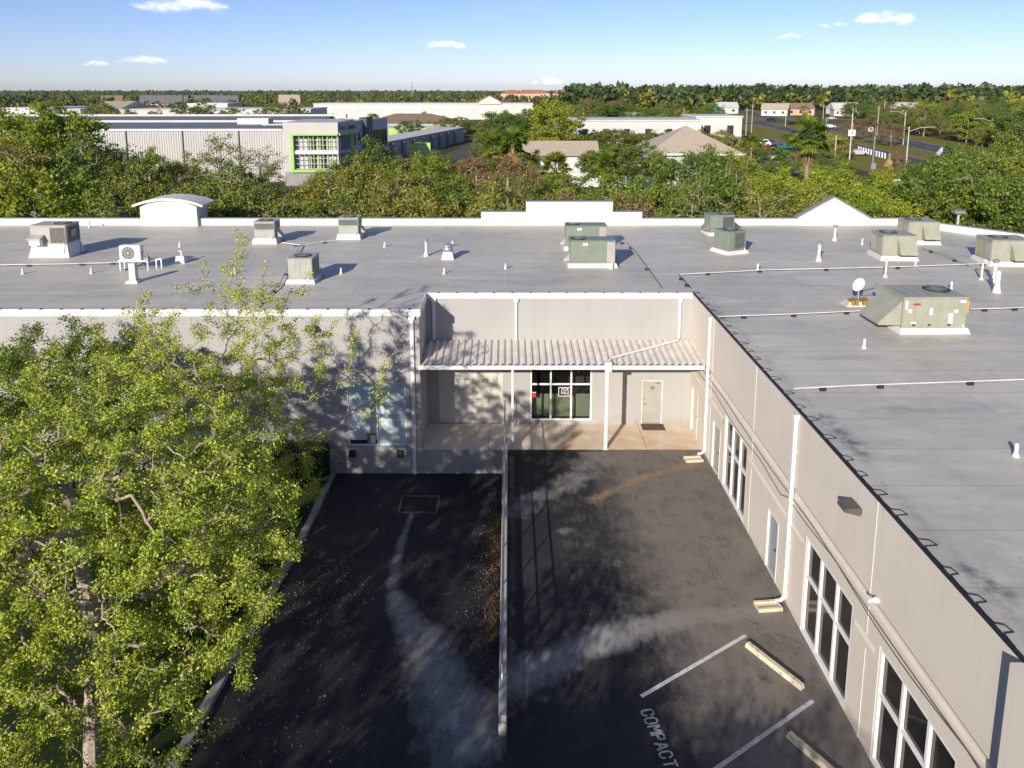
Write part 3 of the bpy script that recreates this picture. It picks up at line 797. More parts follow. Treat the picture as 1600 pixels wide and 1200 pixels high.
# room behind the porch window
mb = MB(); mb.box(BWIN[0] + .05, BWIN[1] - .05, YB + .55, YB + .60, 0.0, 1.12); mb.build('interior_partition', M['greenwall'], bld)
mb = MB()
x0, x1, y0, y1, z0, z1 = BWIN[0] - .8, BWIN[1] + 1.2, YB + .16, YB + 4.5, -.05, 3.1
mb.quad((x0, y1, z0), (x1, y1, z0), (x1, y1, z1), (x0, y1, z1)); mb.quad((x0, y0, z0), (x0, y1, z0), (x0, y1, z1), (x0, y0, z1)); mb.quad((x1, y0, z0), (x1, y1, z0), (x1, y1, z1), (x1, y0, z1))
mb.quad((x0, y0, z0), (x1, y0, z0), (x1, y1, z0), (x0, y1, z0)); mb.quad((x0, y0, z1), (x1, y0, z1), (x1, y1, z1), (x0, y1, z1))
mb.build('interior_room', M['bronze'], bld)

# doors
def door_y(y, x0, x1, z0, z1, m, handle_x, label):
    mb = MB(); mb.box(x0 + .05, x1 - .05, y + .05, y + .09, z0 + .02, z1 - .05); d = mb.build('door', m, bld); d['label'] = label
    mb = MB(); mb.box(x0, x0 + .05, y - .015, y + .1, z0, z1); mb.box(x1 - .05, x1, y - .015, y + .1, z0, z1); mb.box(x0 + .05, x1 - .05, y - .013, y + .1, z1 - .05, z1); mb.build('frame', M['trim_dirty'], d)
    mb = MB(); mb.tube([(handle_x, y + .05, z0 + .98), (handle_x, y - .02, z0 + .98), (handle_x + .10, y - .02, z0 + .97)], .014, 6)
    mb.build('handle', M['bronze'], d)
    mb = MB(); mb.lathe([(.03, 0), (.03, .02)], 0, 0, 10); mb.v = [(handle_x + q[0], y + .05 - q[2], z0 + 1.22 + q[1]) for q in mb.v]; mb.build('deadbolt', M['bronze'], d)
    return d
dd = door_y(YB, BDOOR[0], BDOOR[1], BDOOR[2], BDOOR[3], M['door_grey'], BDOOR[0] + .13, 'grey steel door with unit number beside the brown mat')
mb = MB(); mb.tube([(6.78, YB + .03, 1.88), (6.88, YB - .02, 1.86), (7.02, YB - .01, 1.90)], .018, 6); mb.build('door_closer', M['bronze'], dd)
def door_x(x, y0, y1, z0, z1, m, label):
    mb = MB(); mb.box(x + .06, x + .10, y0 + .05, y1 - .05, z0 + .02, z1 - .05); d = mb.build('door', m, bld); d['label'] = label
    mb = MB(); mb.box(x - .015, x + .1, y0, y0 + .05, z0, z1); mb.box(x - .015, x + .1, y1 - .05, y1, z0, z1); mb.box(x - .013, x + .1, y0 + .05, y1 - .05, z1 - .05, z1); mb.build('frame', M['trim'], d)
    mb = MB(); mb.tube([(x + .06, y0 + .14, z0 + 1.0), (x - .01, y0 + .14, z0 + 1.0), (x - .01, y0 + .26, z0 + .99)], .016, 6); mb.build('handle', M['dark'], d)
    MB().box(x + .045, x + .062, y0 + .11, y0 + .17, z0 + 1.12, z0 + 1.2).build('deadbolt', M['dark'], d)
door_x(XW, *DOORS_R[0], M['door_white'], 'beige door under the canopy on the side wall')
door_x(XW, *DOORS_R[1], M['door_grey'], 'grey door between the canopy downspout and the first tall window')
door_x(XW, *DOORS_R[2], M['door_blue'], 'blue-grey door beside the second downspout')
# dock shutter
mb = MB(); n = 22
h = (DOCK[3] - DOCK[2]) / n
for i in range(n):
    z = DOCK[2] + i * h
    mb.add([(DOCK[0], YB + .12, z), (DOCK[1], YB + .12, z), (DOCK[1], YB + .114, z + h * .15), (DOCK[0], YB + .114, z + h * .15), (DOCK[1], YB + .114, z + h * .85), (DOCK[0], YB + .114, z + h * .85), (DOCK[1], YB + .12, z + h), (DOCK[0], YB + .12, z + h)], [(0, 1, 2, 3), (3, 2, 4, 5), (5, 4, 6, 7)])
sh = mb.build('roller_shutter', M['door_white'], bld); sh['label'] = 'ribbed roller shutter at the back of the loading dock'

# lettering
def text_mesh(name, txt, size, mat, parent, loc, rot, extrude=0.004, align='CENTER'):
    cu = bpy.data.curves.new(name, 'FONT'); cu.body = txt; cu.size = size; cu.extrude = extrude; cu.align_x = align; cu.align_y = 'CENTER'
    tmp = bpy.data.objects.new(name, cu); COL.objects.link(tmp)
    bpy.context.view_layer.update()
    me = bpy.data.meshes.new_from_object(tmp.evaluated_get(bpy.context.evaluated_depsgraph_get()))
    bpy.data.objects.remove(tmp); bpy.data.curves.remove(cu)
    me.name = name; me.materials.clear(); me.materials.append(mat)
    o = bpy.data.objects.new(name, me); COL.objects.link(o)
    if parent: o.parent = parent
    o.location = loc; o.rotation_euler = rot
    return o
text_mesh('door_number', '28', .2, M['dark'], dd, (6.67, YB + .045, 1.62), (R(90), 0, 0))

# canopy
mb = MB(); x = -3.74; p = 0.30; zf, zb = 3.72, 3.93
prof = []
while x < XW - .1:
    prof += [(x, 0), (x + .10, 0), (x + .14, .075), (x + .24, .075), (x + .28, 0)]; x += p
vs = [(a, YF - .02, zf + b) for a, b in prof] + [(a, YB - .01, zb + b) for a, b in prof]
n = len(prof); mb.add(vs, [(i, i + 1, n + i + 1, n + i) for i in range(n - 1)])
can = mb.build('canopy', M['trim_dirty'], bld); can['label'] = 'corrugated white metal porch canopy with rusty streaks'
mb = MB(); mb.box(-3.86, XW - .06, YF - .14, YF - .03, 3.58, 3.75); mb.build('gutter', M['trim'], can)
mb = MB(); mb.box(-3.7, XW - .1, YB - .09, YB - .012, 3.80, 3.90); mb.build('ledger', M['trim_dirty'], can)
for x, r in ((0.16, .05), (4.2, .075)):
    mb = MB(); mb.bbox(x - r, x + r, YF + .0, YF + 2 * r, ZP + .02, 3.70, .012); mb.box(x - r - .03, x + r + .03, YF - .015, YF + 2 * r + .03, ZP, ZP + .02); mb.build('post', M['trim'], can)
# downspouts
def pipe(pts, r, m, parent, name='downspout', n=8): return MB().tube(pts, r, n).build(name, m, parent, smooth=True)
def spout_y(x, y, z0, z1, w=.11): 
    mb = MB(); mb.bbox(x - w / 2, x + w / 2, y - .10, y - .012, z0, z1, .012); mb.box(x - w / 2 - .05, x + w / 2 + .05, y - .13, y - .012, z1, z1 + .14)
    return mb.build('downspout', M['trim'], bld)
spout_y(-4.09, YF, -1.2, 5.76, .16)
spout_y(-3.42, YB, 3.98, 5.80, .13)
spout_y(0.33, YB, 3.98, 5.80, .11)
spout_y(7.78, YB, 4.06, 5.80, .12)
mb = MB(); mb.tube([(7.78, YB - .08, 4.07), (7.70, YB - .25, 4.04), (4.4, YF + .35, 3.92), (4.22, YF - .03, 3.86)], .055, 6); mb.box(4.08, 4.36, YF - .22, YF - .01, 3.5, 3.92); mb.build('downspout', M['trim'], bld)
for y, zb in ((30.15, -.08), (20.65, 0)):
    mb = MB(); mb.bbox(XW - .13, XW - .013, y - .07, y + .07, zb + .18, 5.92, .012); mb.box(XW - .17, XW - .013, y - .12, y + .12, 5.92, 6.08)
    mb.tube([(XW - .08, y, zb + .2), (XW - .16, y, zb + .1), (XW - .34, y, zb + .06)], .06, 6)
    for z in (1.9, 3.3, 4.9): mb.box(XW - .14, XW - .012, y - .11, y + .11, z, z + .05)
    mb.build('downspout', M['trim'], bld)
# sagging cables on the right wall
mb = MB()
mb.tube([(XW - .03, y, 3.45 - .18 * abs(math.sin((y - 12) * .55)) - (0.25 if y > 21 else 0)) for y in np.arange(11, 33, .5)], .012, 4)
mb.tube([(XW - .04, y, 3.50 - .09 * abs(math.sin((y - 11) * .38))) for y in np.arange(11, 33, .5)], .012, 4)
mb.build('wall_cable', M['bronze'], bld)
# heat cable zigzag on the right roof edge
mb = MB(); pts = []
y = 11.2; rnd = random.Random(4)
while y < 33.4:
    a = .10 + .10 * rnd.random()
    pts += [(XW + .02, y, ZR + .02), (XW + .03, y + .3, ZR + .025), (XW + .06 + a * 1.3, y + .34, ZR + .02), (XW + .05 + a, y + .52, ZR + .02), (XW + .03, y + .55, ZR + .025)]
    y += .72 + rnd.random() * .5
mb.tube(pts, .011, 4)
tag(mb.build('roof_edge_cable', M['black']), 'black cable looped in zigzags along the edge of the right roof', 'cable')

# dock bumpers
for x in (-6.79, -4.72):
    mb = MB(); mb.bbox(x - .14, x + .14, YF - .14, YF - .004, -.42, -.12, .02); b = mb.build('dock_bumper', M['black'])
    tag(b, 'black rubber dock bumper below the left end of the blue window' if x < -6 else 'black rubber dock bumper below the blue window near the corner downspout', 'bumper', 'dock bumpers under the window')
# things behind the left window
mb = MB(); mb.box(-6.86, -5.72, YF + .055, YF + .075, .13, .30); tag(mb.build('window_shelf', M['black']), 'dark shelf standing at the foot of the blue window', 'shelf')
mb = MB(); mb.bbox(-6.15, -5.76, YF + .05, YF + .083, .14, .62, .012); bx = mb.build('storage_box', M['brownbox']); tag(bx, 'brown box with a white sheet in the blue window corner', 'box')
MB().quad((-5.99, YF + .045, .16), (-5.78, YF + .045, .16), (-5.78, YF + .045, .52), (-5.99, YF + .045, .52)).build('paper', M['white'], bx)

# for-sale notice
sg = empty('sale_notice', (2.62, YB + .075, 1.42), 'red and black for sale notice taped inside the porch window', 'notice')
MB().box(-.30, .30, 0, .01, -.22, .22).build('board', M['black'], sg)
mb = MB(); mb.box(-.31, .31, -.004, 0, .20, .225); mb.box(-.31, .31, -.004, 0, -.225, -.20); mb.box(-.31, -.285, -.004, 0, -.2, .2); mb.box(.285, .31, -.004, 0, -.2, .2); mb.build('border', M['white'], sg)
text_mesh('lettering', 'FOR', .19, M['white'], sg, (0, -.006, .11), (R(90), 0, 0))
text_mesh('lettering', 'SALE', .19, M['white'], sg, (0, -.006, -.05), (R(90), 0, 0))
MB().box(-.05, .27, -.003, 0, -.19, -.13).build('number_strip', M['red'], sg)
sg2 = empty('window_sign', (1.12, YB + .075, 1.28), 'small dark red sign at the left edge of the porch window', 'sign')
MB().box(-.10, .14, 0, .01, -.14, .12).build('board', M['red'], sg2)
MB().box(-.10, .15, -.004, 0, .10, .125).build('border', M['white'], sg2)

# door mat
mb = MB(); mb.bbox(6.15, 7.2, YB - .72, YB - .06, ZP + .004, ZP + .022, .008); tag(mb.build('door_mat', M['mat_brown']), 'dark brown mat before the grey numbered door', 'mat')

# wall floodlights
def floodlight(loc, rz, label):
    e = empty('wall_floodlight', loc, label, 'lamp', 'floodlights on the walls', rz)
    mb = MB(); mb.prism([(-.2, .02), (.2, .02), (.2, .16), (-.2, .16)], -.05, 0); mb.build('mount', M['bronze'], e)
    mb = MB(); mb.add([(-.24, -.05, 0), (.24, -.05, 0), (.24, -.05, .2), (-.24, -.05, .2), (-.2, -.42, .08), (.2, -.42, .08), (.2, -.42, .16), (-.2, -.42, .16)], [(0, 1, 5, 4), (3, 7, 6, 2), (4, 5, 6, 7), (0, 4, 7, 3), (1, 2, 6, 5), (0, 3, 2, 1)])
    mb.build('hood', M['bronze'], e)
    return e
floodlight((XW, 16.75, 5.35), R(-90), 'brown floodlight high on the right wing wall above the tall windows')
floodlight((-8.3, YF, 5.3), 0, 'dark floodlight high on the left wing wall beside the tree shadow')
e = empty('security_camera', (XW, 15.5, 3.86), 'tiny white security camera on the right wing wall below the floodlight', 'camera')
MB().bbox(-.10, 0, -.05, .05, 0, .1, .01).build('mount', M['white'], e)
MB().tube([(-.1, 0, .05), (-.24, -.02, .02)], .04, 8).build('barrel', M['white'], e)

# ------------------------------------------------------------------ retaining wall and guard rail
gw = empty('retaining_wall', (-.15, 0, 0), 'low white wall with pipe guard rail dividing the ramp from the parking lot', 'wall')
mb = MB(); mb.bbox(-.10, .10, 15.95, YF - .06, -1.5, .48, .02); mb.build('wall', M['wall'], gw)
for z in (.98, 1.5): MB().tube([(-.02, 17.1, z), (-.02, YF + 1.5, z)], .028, 8).build('rail', M['galv'], gw, smooth=True)
for y in np.linspace(17.1, YF + 1.48, 9):
    MB().tube([(-.02, y, .47 if y < YF else ZP), (-.02, y, 1.5)], .026, 8).build('rail_post', M['galv'], gw, smooth=True)

# drain grate on the ramp
dg = empty('drain_grate', (-3.62, 28.25, float(ramp_z(28.25))), 'black square drain opening in the ramp below the dock', 'drain')
mb = MB()
for a in ((-.8, .8, -.65, -.57), (-.8, .8, .57, .65), (-.8, -.72, -.57, .57), (.72, .8, -.57, .57)): mb.box(a[0], a[1], a[2], a[3], -.05, .012)
mb.build('frame', M['bronze'], dg)
MB().quad((-.72, -.57, .002), (.72, -.57, .002), (.72, .57, .002), (-.72, .57, .002)).build('sump', M['black'], dg)
mb = MB()
for x in np.arange(-.66, .7, .11): mb.box(x, x + .025, -.57, .57, .003, .010)
mb.build('bars', M['dark'], dg)

# parking lines, lettering, wheel stops, splash blocks
def stripe(a, b, w, name='parking_line', kind='structure'):
    a = Vector((*a, .004)); b = Vector((*b, .004)); d = (b - a).normalized(); n_ = Vector((-d.y, d.x, 0)) * w / 2
    o = MB().quad(a - n_, b - n_, b + n_, a + n_).build(name, M['paintwhite']); o['kind'] = kind
stripe((6.74, 19.27), (3.39, 17.08), .11)
stripe((7.73, 16.94), (4.38, 14.75), .11)
LET = {'C': [[(.62, .66), (.62, .8), (.5, .95), (.34, 1)], [(.28, 1), (.12, .95), (0, .8), (0, .2), (.12, .05), (.28, 0)], [(.34, 0), (.5, .05), (.62, .2), (.62, .34)]],
       'O': [[(.28, 1), (.12, .95), (0, .8), (0, .2), (.12, .05), (.28, 0)], [(.36, 1), (.52, .95), (.64, .8), (.64, .2), (.52, .05), (.36, 0)]],
       'M': [[(0, 0), (0, 1)], [(.72, 0), (.72, 1)], [(.12, .95), (.32, .45)], [(.60, .95), (.40, .45)]],
       'P': [[(0, 0), (0, 1)], [(.14, 1), (.42, 1), (.58, .9), (.58, .8)], [(.58, .70), (.58, .6), (.42, .48), (.14, .48)]],
       'A': [[(0, 0), (.30, .95)], [(.68, 0), (.38, .95)], [(.26, .32), (.42, .32)]],
       'T': [[(.32, 0), (.32, .86)], [(0, 1), (.27, 1)], [(.37, 1), (.64, 1)]]}
mb = MB(); org = Vector((3.30, 16.62, .004)); td = Vector((.17, -.985, 0)); tu = Vector((.985, .17, 0)); x = 0; HL = .30
for ch in "COMPACT":
    for st in LET[ch]:
        pts = [org + td * (x + px * .26) + tu * (py * HL) for px, py in st]
        for a, b in zip(pts[:-1], pts[1:]):
            d = (b - a).normalized(); n_ = Vector((-d.y, d.x, 0)) * .024; a2 = a - d * .008; b2 = b + d * .008
            mb.quad(a2 - n_, b2 - n_, b2 + n_, a2 + n_)
    x += .245
tag(mb.build('pavement_lettering', M['paintwhite']), kind='structure')
def wheel_stop(c, ang, label):
    mb = MB(); mb.add([(-.92, -.085, 0), (.92, -.085, 0), (.92, .085, 0), (-.92, .085, 0), (-.90, -.06, .13), (.90, -.06, .13), (.90, .06, .13), (-.90, .06, .13)], [(4, 5, 6, 7), (0, 1, 5, 4), (1, 2, 6, 5), (2, 3, 7, 6), (3, 0, 4, 7), (0, 3, 2, 1)])
    return tag(mb.build('wheel_stop', M['stop'], None, (c[0], c[1], 0), ang), label, 'wheel stop', 'wheel stops in the angled bays')
wheel_stop((7.13, 18.09), math.atan2(-1.56, .96), 'cream concrete wheel stop between the two white bay lines')
wheel_stop((7.20, 15.10), math.atan2(-1.56, .96), 'cream concrete wheel stop beyond the second bay line near the COMPACT lettering')
for (x, y, lab) in ((7.78, 29.75, 'small yellowed splash block below the canopy downspout'), (7.78, 20.45, 'small yellowed splash block below the downspout between door and tall window')):
    mb = MB(); mb.box(-.38, .30, -.20, -.12, 0, .11); mb.box(-.38, .30, .12, .20, 0, .11); mb.box(-.38, .30, -.12, .12, 0, .05); mb.box(.30, .36, -.2, .2, 0, .1)
    tag(mb.build('splash_block', M['stop'], None, (x, y, -.09 if y > 27 else 0), .1), lab, 'splash block', 'splash blocks at the downspouts')

# ------------------------------------------------------------------ ROOFTOP PLANT
def roof_unit(u, v, w, d, h, curb, m, label, rz=0.0, fans=(), louvres=(), hood=None, upper=False, panels=(), name='rooftop_unit', cw=.06):
    x, y = at_level(u, v, ZR)
    e = empty(name, (x, y, ZR + .004), label, 'air conditioner', 'air conditioning units on the roof', rz)
    mb = MB(); mb.add([(-w / 2 - .14, -.14, 0), (w / 2 + .14, -.14, 0), (w / 2 + .14, d + .14, 0), (-w / 2 - .14, d + .14, 0), (-w / 2 - cw, -cw, curb), (w / 2 + cw, -cw, curb), (w / 2 + cw, d + cw, curb), (-w / 2 - cw, d + cw, curb)], [(4, 5, 6, 7), (0, 1, 5, 4), (1, 2, 6, 5), (2, 3, 7, 6), (3, 0, 4, 7)])
    mb.build('curb', M['curbwhite'], e)
    mb = MB(); mb.bbox(-w / 2, w / 2, 0, d, curb + .002, h - .05, .02); mb.bbox(-w / 2 - .025, w / 2 + .025, -.025, d + .025, h - .05, h, .012)
    mb.build('cabinet', m, e)
    for fx, fy, fr in fans:
        mb = MB(); mb.lathe([(fr + .03, h + .001), (fr + .03, h + .035), (fr, h + .045), (fr, h + .004)], fx, fy, 24); f = mb.build('fan_guard', M['dark'], e)
        mb = MB(); mb.lathe([(fr * .98, h + .002), (fr * .98, h + .006)], fx, fy, 24); mb.build('fan_well', M['black'], f)
        mb = MB()
        for q in (.35, .6, .82):
            mb.tube([(fx + fr * q * math.cos(t), fy + fr * q * math.sin(t), h + .035) for t in np.linspace(0, 2 * math.pi, 17)], .007, 4)
        for t in np.linspace(0, math.pi, 5)[:-1]:
            mb.tube([(fx + fr * math.cos(t), fy + fr * math.sin(t), h + .036), (fx - fr * math.cos(t), fy - fr * math.sin(t), h + .036)], .007, 4)
        for t in np.linspace(0, 2 * math.pi, 5)[:-1]:
            c, s_ = math.cos(t), math.sin(t)
            mb.quad((fx + .06 * c, fy + .06 * s_, h + .012), (fx + fr * .85 * c - .1 * s_, fy + fr * .85 * s_ + .1 * c, h + .012), (fx + fr * .85 * c + .1 * s_, fy + fr * .85 * s_ - .1 * c, h + .02), (fx + .07 * c, fy + .06 * s_, h + .02))
        mb.build('fan_blades', M['steelgrey'], f)
    for side, a, b, z0, z1 in louvres:    # slatted coil panels
        mb = MB(); mk = MB()
        n = max(4, int((z1 - z0) / .06)) if not upper else 0
        nv = max(4, int((b - a) / .06))
        def pt(t, o, z): return {'f': (t, -o, z), 'r': (w / 2 + o, t, z), 'l': (-w / 2 - o, t, z)}[side]
        mk.add([pt(a, .006, z0), pt(b, .006, z0), pt(b, .006, z1), pt(a, .006, z1)], [(0, 1, 2, 3)])
        g_ = mk.build('coil_grille', M['grille'], e)
        for k in range(nv + 1):
            t = a + (b - a) * k / nv
            wd = .028 if k in (0, nv) else .016
            mb.add([pt(t - wd / 2, .012, z0), pt(t + wd / 2, .012, z0), pt(t + wd / 2, .012, z1), pt(t - wd / 2, .012, z1), pt(t - wd / 2, .026, z0), pt(t + wd / 2, .026, z0), pt(t + wd / 2, .026, z1), pt(t - wd / 2, .026, z1)], [(4, 5, 6, 7), (0, 1, 5, 4), (2, 3, 7, 6), (1, 2, 6, 5), (3, 0, 4, 7)])
        for z in (z0, z1): mb.add([pt(a - .014, .012, z - .015), pt(b + .014, .012, z - .015), pt(b + .014, .012, z + .015), pt(a - .014, .012, z + .015), pt(a - .014, .03, z - .015), pt(b + .014, .03, z - .015), pt(b + .014, .03, z + .015), pt(a - .014, .03, z + .015)], [(4, 5, 6, 7), (0, 1, 5, 4), (2, 3, 7, 6), (1, 2, 6, 5), (3, 0, 4, 7)])
        mb.build('louvre_slats', m, g_)
    if panels:
        mb = MB()
        for (a, b, z0, z1) in panels:
            mb.box(a, b, -.012, -.001, z0, z1); 
        mb.build('access_panel', m, e)
    if hood:
        side, a, b, z0, z1, out = hood
        mb = MB()
        if side == 'l':
            mb.prism([(-w / 2, z1), (-w / 2, z0), (-w / 2 - out, z0), (-w / 2 - out, z0 + .10)], a, b)
        elif side == 'r':
            mb.prism([(w / 2, z1), (w / 2 + out, z0 + .10), (w / 2 + out, z0), (w / 2, z0)], a, b)
        else:
            mb.add([(a, 0, z1), (b, 0, z1), (b, -out, z0 + .08), (a, -out, z0 + .08), (b, -out, z0), (a, -out, z0), (a, 0, z0), (b, 0, z0)], [(0, 3, 2, 1), (3, 5, 4, 2), (0, 6, 5, 3), (1, 2, 4, 7), (5, 6, 7, 4)])
        mb.build('intake_hood', m, e)
    MB().tube([(w / 2, d * .7, curb + .35), (w / 2 + .16, d * .7, curb + .33), (w / 2 + .22, d * .7, .04), (w / 2 + .22, d * .7 + .5, .03), (w / 2 - .3, d + .5, .03)], .024, 6).build('conduit', M['steelgrey'], e)
    mb = MB(); mb.tube([(w / 2 - .15, -.02, curb + .12), (w / 2 - .15, -.10, curb + .10), (w / 2 - .15, -.11, .05)], .022, 6); mb.build('drain_trap', M['white'], e)
    return e

# old unit at far left
u = roof_unit(79, 402, 1.95, 1.35, 1.78, .72, M['unit_old'], 'old dull grey air conditioning unit on a tall sloping white curb', fans=[(.48, .65, .40)], louvres=[('f', .10, .92, .78, 1.66), ('r', .08, 1.28, .80, 1.66)], hood=('f', -.98, -.22, 1.02, 1.26, .42), cw=-.02)
MB().box(-.85, -.28, -.4, -.05, .74, 1.0).build('intake_filter', M['white'], u)
mb = MB(); mb.bbox(.99, 1.12, .3, .75, 1.1, 1.5, .02); mb.build('disconnect_box', M['steelgrey'], u)
# three square grey-green units
for (px, py, lab) in ((414, 381, 'square grey-green air conditioner behind the lone near unit, left of the pair by the parapet'), (545, 374, 'square grey-green air conditioner closest to the far parapet of the three alike')):
    u = roof_unit(px, py, 1.22, 1.1, 1.34, .34, M['unit_grey'], lab, fans=[(0, .5, .36)], louvres=[('f', -.57, .57, .86, 1.24), ('r', .06, 1.04, .86, 1.24), ('l', .06, 1.04, .86, 1.24)], panels=[(-.56, -.02, .40, .80), (.02, .56, .40, .80)])
    mb = MB(); mb.add([(.62, .25, .8), (.62, .75, .8), (.95, .75, .45), (.95, .25, .45), (.95, .75, .38), (.95, .25, .38), (.62, .25, .38), (.62, .75, .38)], [(0, 3, 2, 1), (3, 5, 4, 2), (0, 6, 5, 3), (1, 2, 4, 7)]); mb.build('intake_hood', M['unit_grey'], u)
roof_unit(470, 443, 1.15, 1.35, 1.22, .20, M['unit_grey'], 'lone square grey-green air conditioner nearest the left roof edge', fans=[(0, .6, .36)], louvres=[('r', .12, 1.2, .34, 1.08)], panels=[(-.54, -.03, .26, 1.12), (.03, .54, .26, 1.12)])
# two wide green units
for (px, py, lab) in ((926, 418, 'wide sage green rooftop unit, front one of the two before the stepped parapet'), (916, 391, 'wide sage green rooftop unit, rear one of the two before the stepped parapet')):
    u = roof_unit(px, py, 2.32, 1.15, 1.42, .22, M['unit_green'], lab, fans=[(-.72, .58, .36)], panels=[(-.30, .50, .42, 1.16)], louvres=[('l', .1, 1.05, .35, 1.3)])
    MB().box(.72, 1.14, -.014, -.002, .28, 1.34).build('end_panel', M['unit_old'], u)
    MB().box(-.52, -.28, -.016, -.002, 1.16, 1.28).build('rating_label', M['white'], u)
    mb = MB(); mb.add([(-1.16, .2, .7), (-1.16, .9, .7), (-1.5, .9, .36), (-1.5, .2, .36), (-1.5, .9, .28), (-1.5, .2, .28), (-1.16, .2, .28), (-1.16, .9, .28)], [(0, 1, 2, 3), (3, 2, 4, 5), (0, 3, 5, 6), (1, 7, 4, 2)]); mb.build('intake_hood', M['unit_old'], u)
    mb = MB(); mb.bbox(.80, 1.0, -.35, -.15, 0, .28, .02); mb.build('drain_box', M['white'], u)
# two angled green units
roof_unit(1128, 368, 1.55, 1.2, 1.30, .2, M['unit_green'], 'green rooftop unit with a dark grille, against the far parapet left of the gable', fans=[(.35, .6, .36)], louvres=[('f', .02, .72, .30, 1.2)], rz=R(4), hood=('l', .2, .9, .3, .8, .3))
roof_unit(1151, 397, 1.25, 1.25, 1.30, .2, M['unit_green'], 'green rooftop unit turned corner-on with a dark grille on its left face', fans=[(0, .62, .38)], louvres=[('f', -.20, .50, .30, 1.2)], rz=R(24), panels=[(.52, .60, .3, 1.2)])
# hooded khaki units
for (px, py, w_, lab) in ((1404, 407, 1.75, 'khaki hooded rooftop unit in front of its twin near the corner of the parapet'), (1442, 382, 1.75, 'khaki hooded rooftop unit nearest the corner of the far parapet'), (1580, 416, 2.1, 'khaki hooded rooftop unit cut off by the right edge of the picture')):
    u = roof_unit(px, py, w_, 1.6, 1.36, .24, M['unit_beige'], lab, fans=[(-.25, 1.0, .42)], hood=('f', -.12, w_ / 2 - .1, .38, 1.24, .5), rz=R(-4), louvres=[('l', .9, 1.5, .34, 1.2)])
    MB().box(-w_ / 2 - .022, -w_ / 2 - .004, .1, .6, .34, 1.2).build('end_panel', M['unit_old'], u)
# the big khaki unit
u = roof_unit(1458, 521, 2.42, 1.75, 1.42, .22, M['unit_beige'], 'large khaki rooftop unit with sloping side hood and yellow switch box', rz=R(1), fans=[(.62, 1.1, .46)], hood=('l', .12, 1.6, .30, 1.25, .85), panels=[(-1.18, -.52, .27, 1.33), (-.48, .12, .27, 1.33), (.16, 1.18, .27, 1.33)])
MB().box(-.86, -.58, -.02, -.0125, 1.10, 1.18).build('red_label', M['red'], u)
mb = MB()
for (a, b, z0, z1) in ((-1.15, -1.07, .95, 1.28), (-1.02, -.9, .82, .96), (-.22, -.10, .72, 1.0), (.52, .68, .40, .78), (.72, .86, .82, .92), (.92, 1.14, 1.2, 1.29), (-.9, -.7, .38, .46)): mb.box(a, b, -.02, -.0125, z0, z1)
mb.build('notice_labels', M['white'], u)
mb = MB()
for a in (-.85, -.25, .5): mb.box(a, a + .12, -.02, -.0125, .30, .36)
mb.build('fork_slots', M['black'], u)
mb = MB(); mb.bbox(1.215, 1.42, .2, .5, .72, 1.22, .02); sb = mb.build('switch_box', M['yellow'], u)
MB().tube([(1.3, .3, .72), (1.28, .25, .3), (1.32, .2, .02)], .018, 6).build('conduit', M['steelgrey'], sb)
mb = MB()
for a in (-1.0, -.55, -.1): mb.box(a, a + .03, .05, 1.7, 1.421, 1.432)
mb.build('roof_ribs', M['steelgrey'], u)
# unit off to the right whose shadow reaches into view is outside; its hood casts the dark patch
# mini split on a stand
x, y = at_level(203, 424, ZR)
e = empty('split_condenser', (x, y, ZR), 'white split condenser with round fan on a pipe stand above a white duct', 'air conditioner')
mb = MB(); mb.bbox(-.58, .50, .2, .62, .52, 1.28, .03); mb.build('cabinet', M['white'], e)
mb = MB(); t0 = [(-.12 + .31 * math.cos(t), .19, .90 + .31 * math.sin(t)) for t in np.linspace(0, 2 * math.pi, 25)]
mb.tube(t0, .018, 5)
for q in (.25, .5, .75): mb.tube([(-.12 + .31 * q * math.cos(t), .188, .90 + .31 * q * math.sin(t)) for t in np.linspace(0, 2 * math.pi, 19)], .008, 4)
for t in np.linspace(0, math.pi, 7)[:-1]: mb.tube([(-.12 + .3 * math.cos(t), .186, .9 + .3 * math.sin(t)), (-.12 - .3 * math.cos(t), .186, .9 - .3 * math.sin(t))], .008, 4)
fg = mb.build('fan_guard', M['dark'], e)
mb = MB(); mb.add([(-.12 + .30 * math.cos(t), .197, .90 + .30 * math.sin(t)) for t in np.linspace(0, 2 * math.pi, 24, endpoint=False)], [tuple(range(24))]); mb.build('fan_well', M['unit_old'], fg)
mb = MB(); mb.add([(-.12 + .05 * math.cos(t), .176, .90 + .05 * math.sin(t)) for t in np.linspace(0, 2 * math.pi, 12, endpoint=False)], [tuple(range(12))]); mb.build('fan_hub', M['white'], fg)
mb = MB(); mb.box(-.66, .85, .16, .22, .46, .52); mb.box(-.66, 1.35, .62, .68, .46, .52); mb.build('stand_rail', M['white'], e)
for a, b in ((-.6, .2), (-.6, .64), (.8, .2), (1.3, .64), (1.05, .62)): MB().box(a, a + .05, b - .02, b + .03, 0, .46).build('stand_leg', M['white'], e)
mb = MB(); mb.tube([(.5, .4, .9), (.72, .4, .8), (.78, .4, .62), (1.2, .6, .6)], .05, 6); mb.box(.62, .85, .25, .5, .42, .66); mb.build('refrigerant_pipes', M['steelgrey'], e)
mb = MB(); mb.tube([(.7, .3, .45), (.3, .25, .2), (-.1, .3, .02), (-.4, .3, .03)], .035, 6); mb.build('hose', M['black'], e)
x, y = at_level(200, 446, ZR)
mb = MB(); mb.box(-.16, .16, -.16, .16, 0, .95, .02); mb.box(-.30, .30, -.3, .3, 0, .12, .06); tag(mb.build('duct_riser', M['curbwhite'], None, (x, y + .6, ZR)), 'square white duct rising from the roof before the split condenser', 'duct')
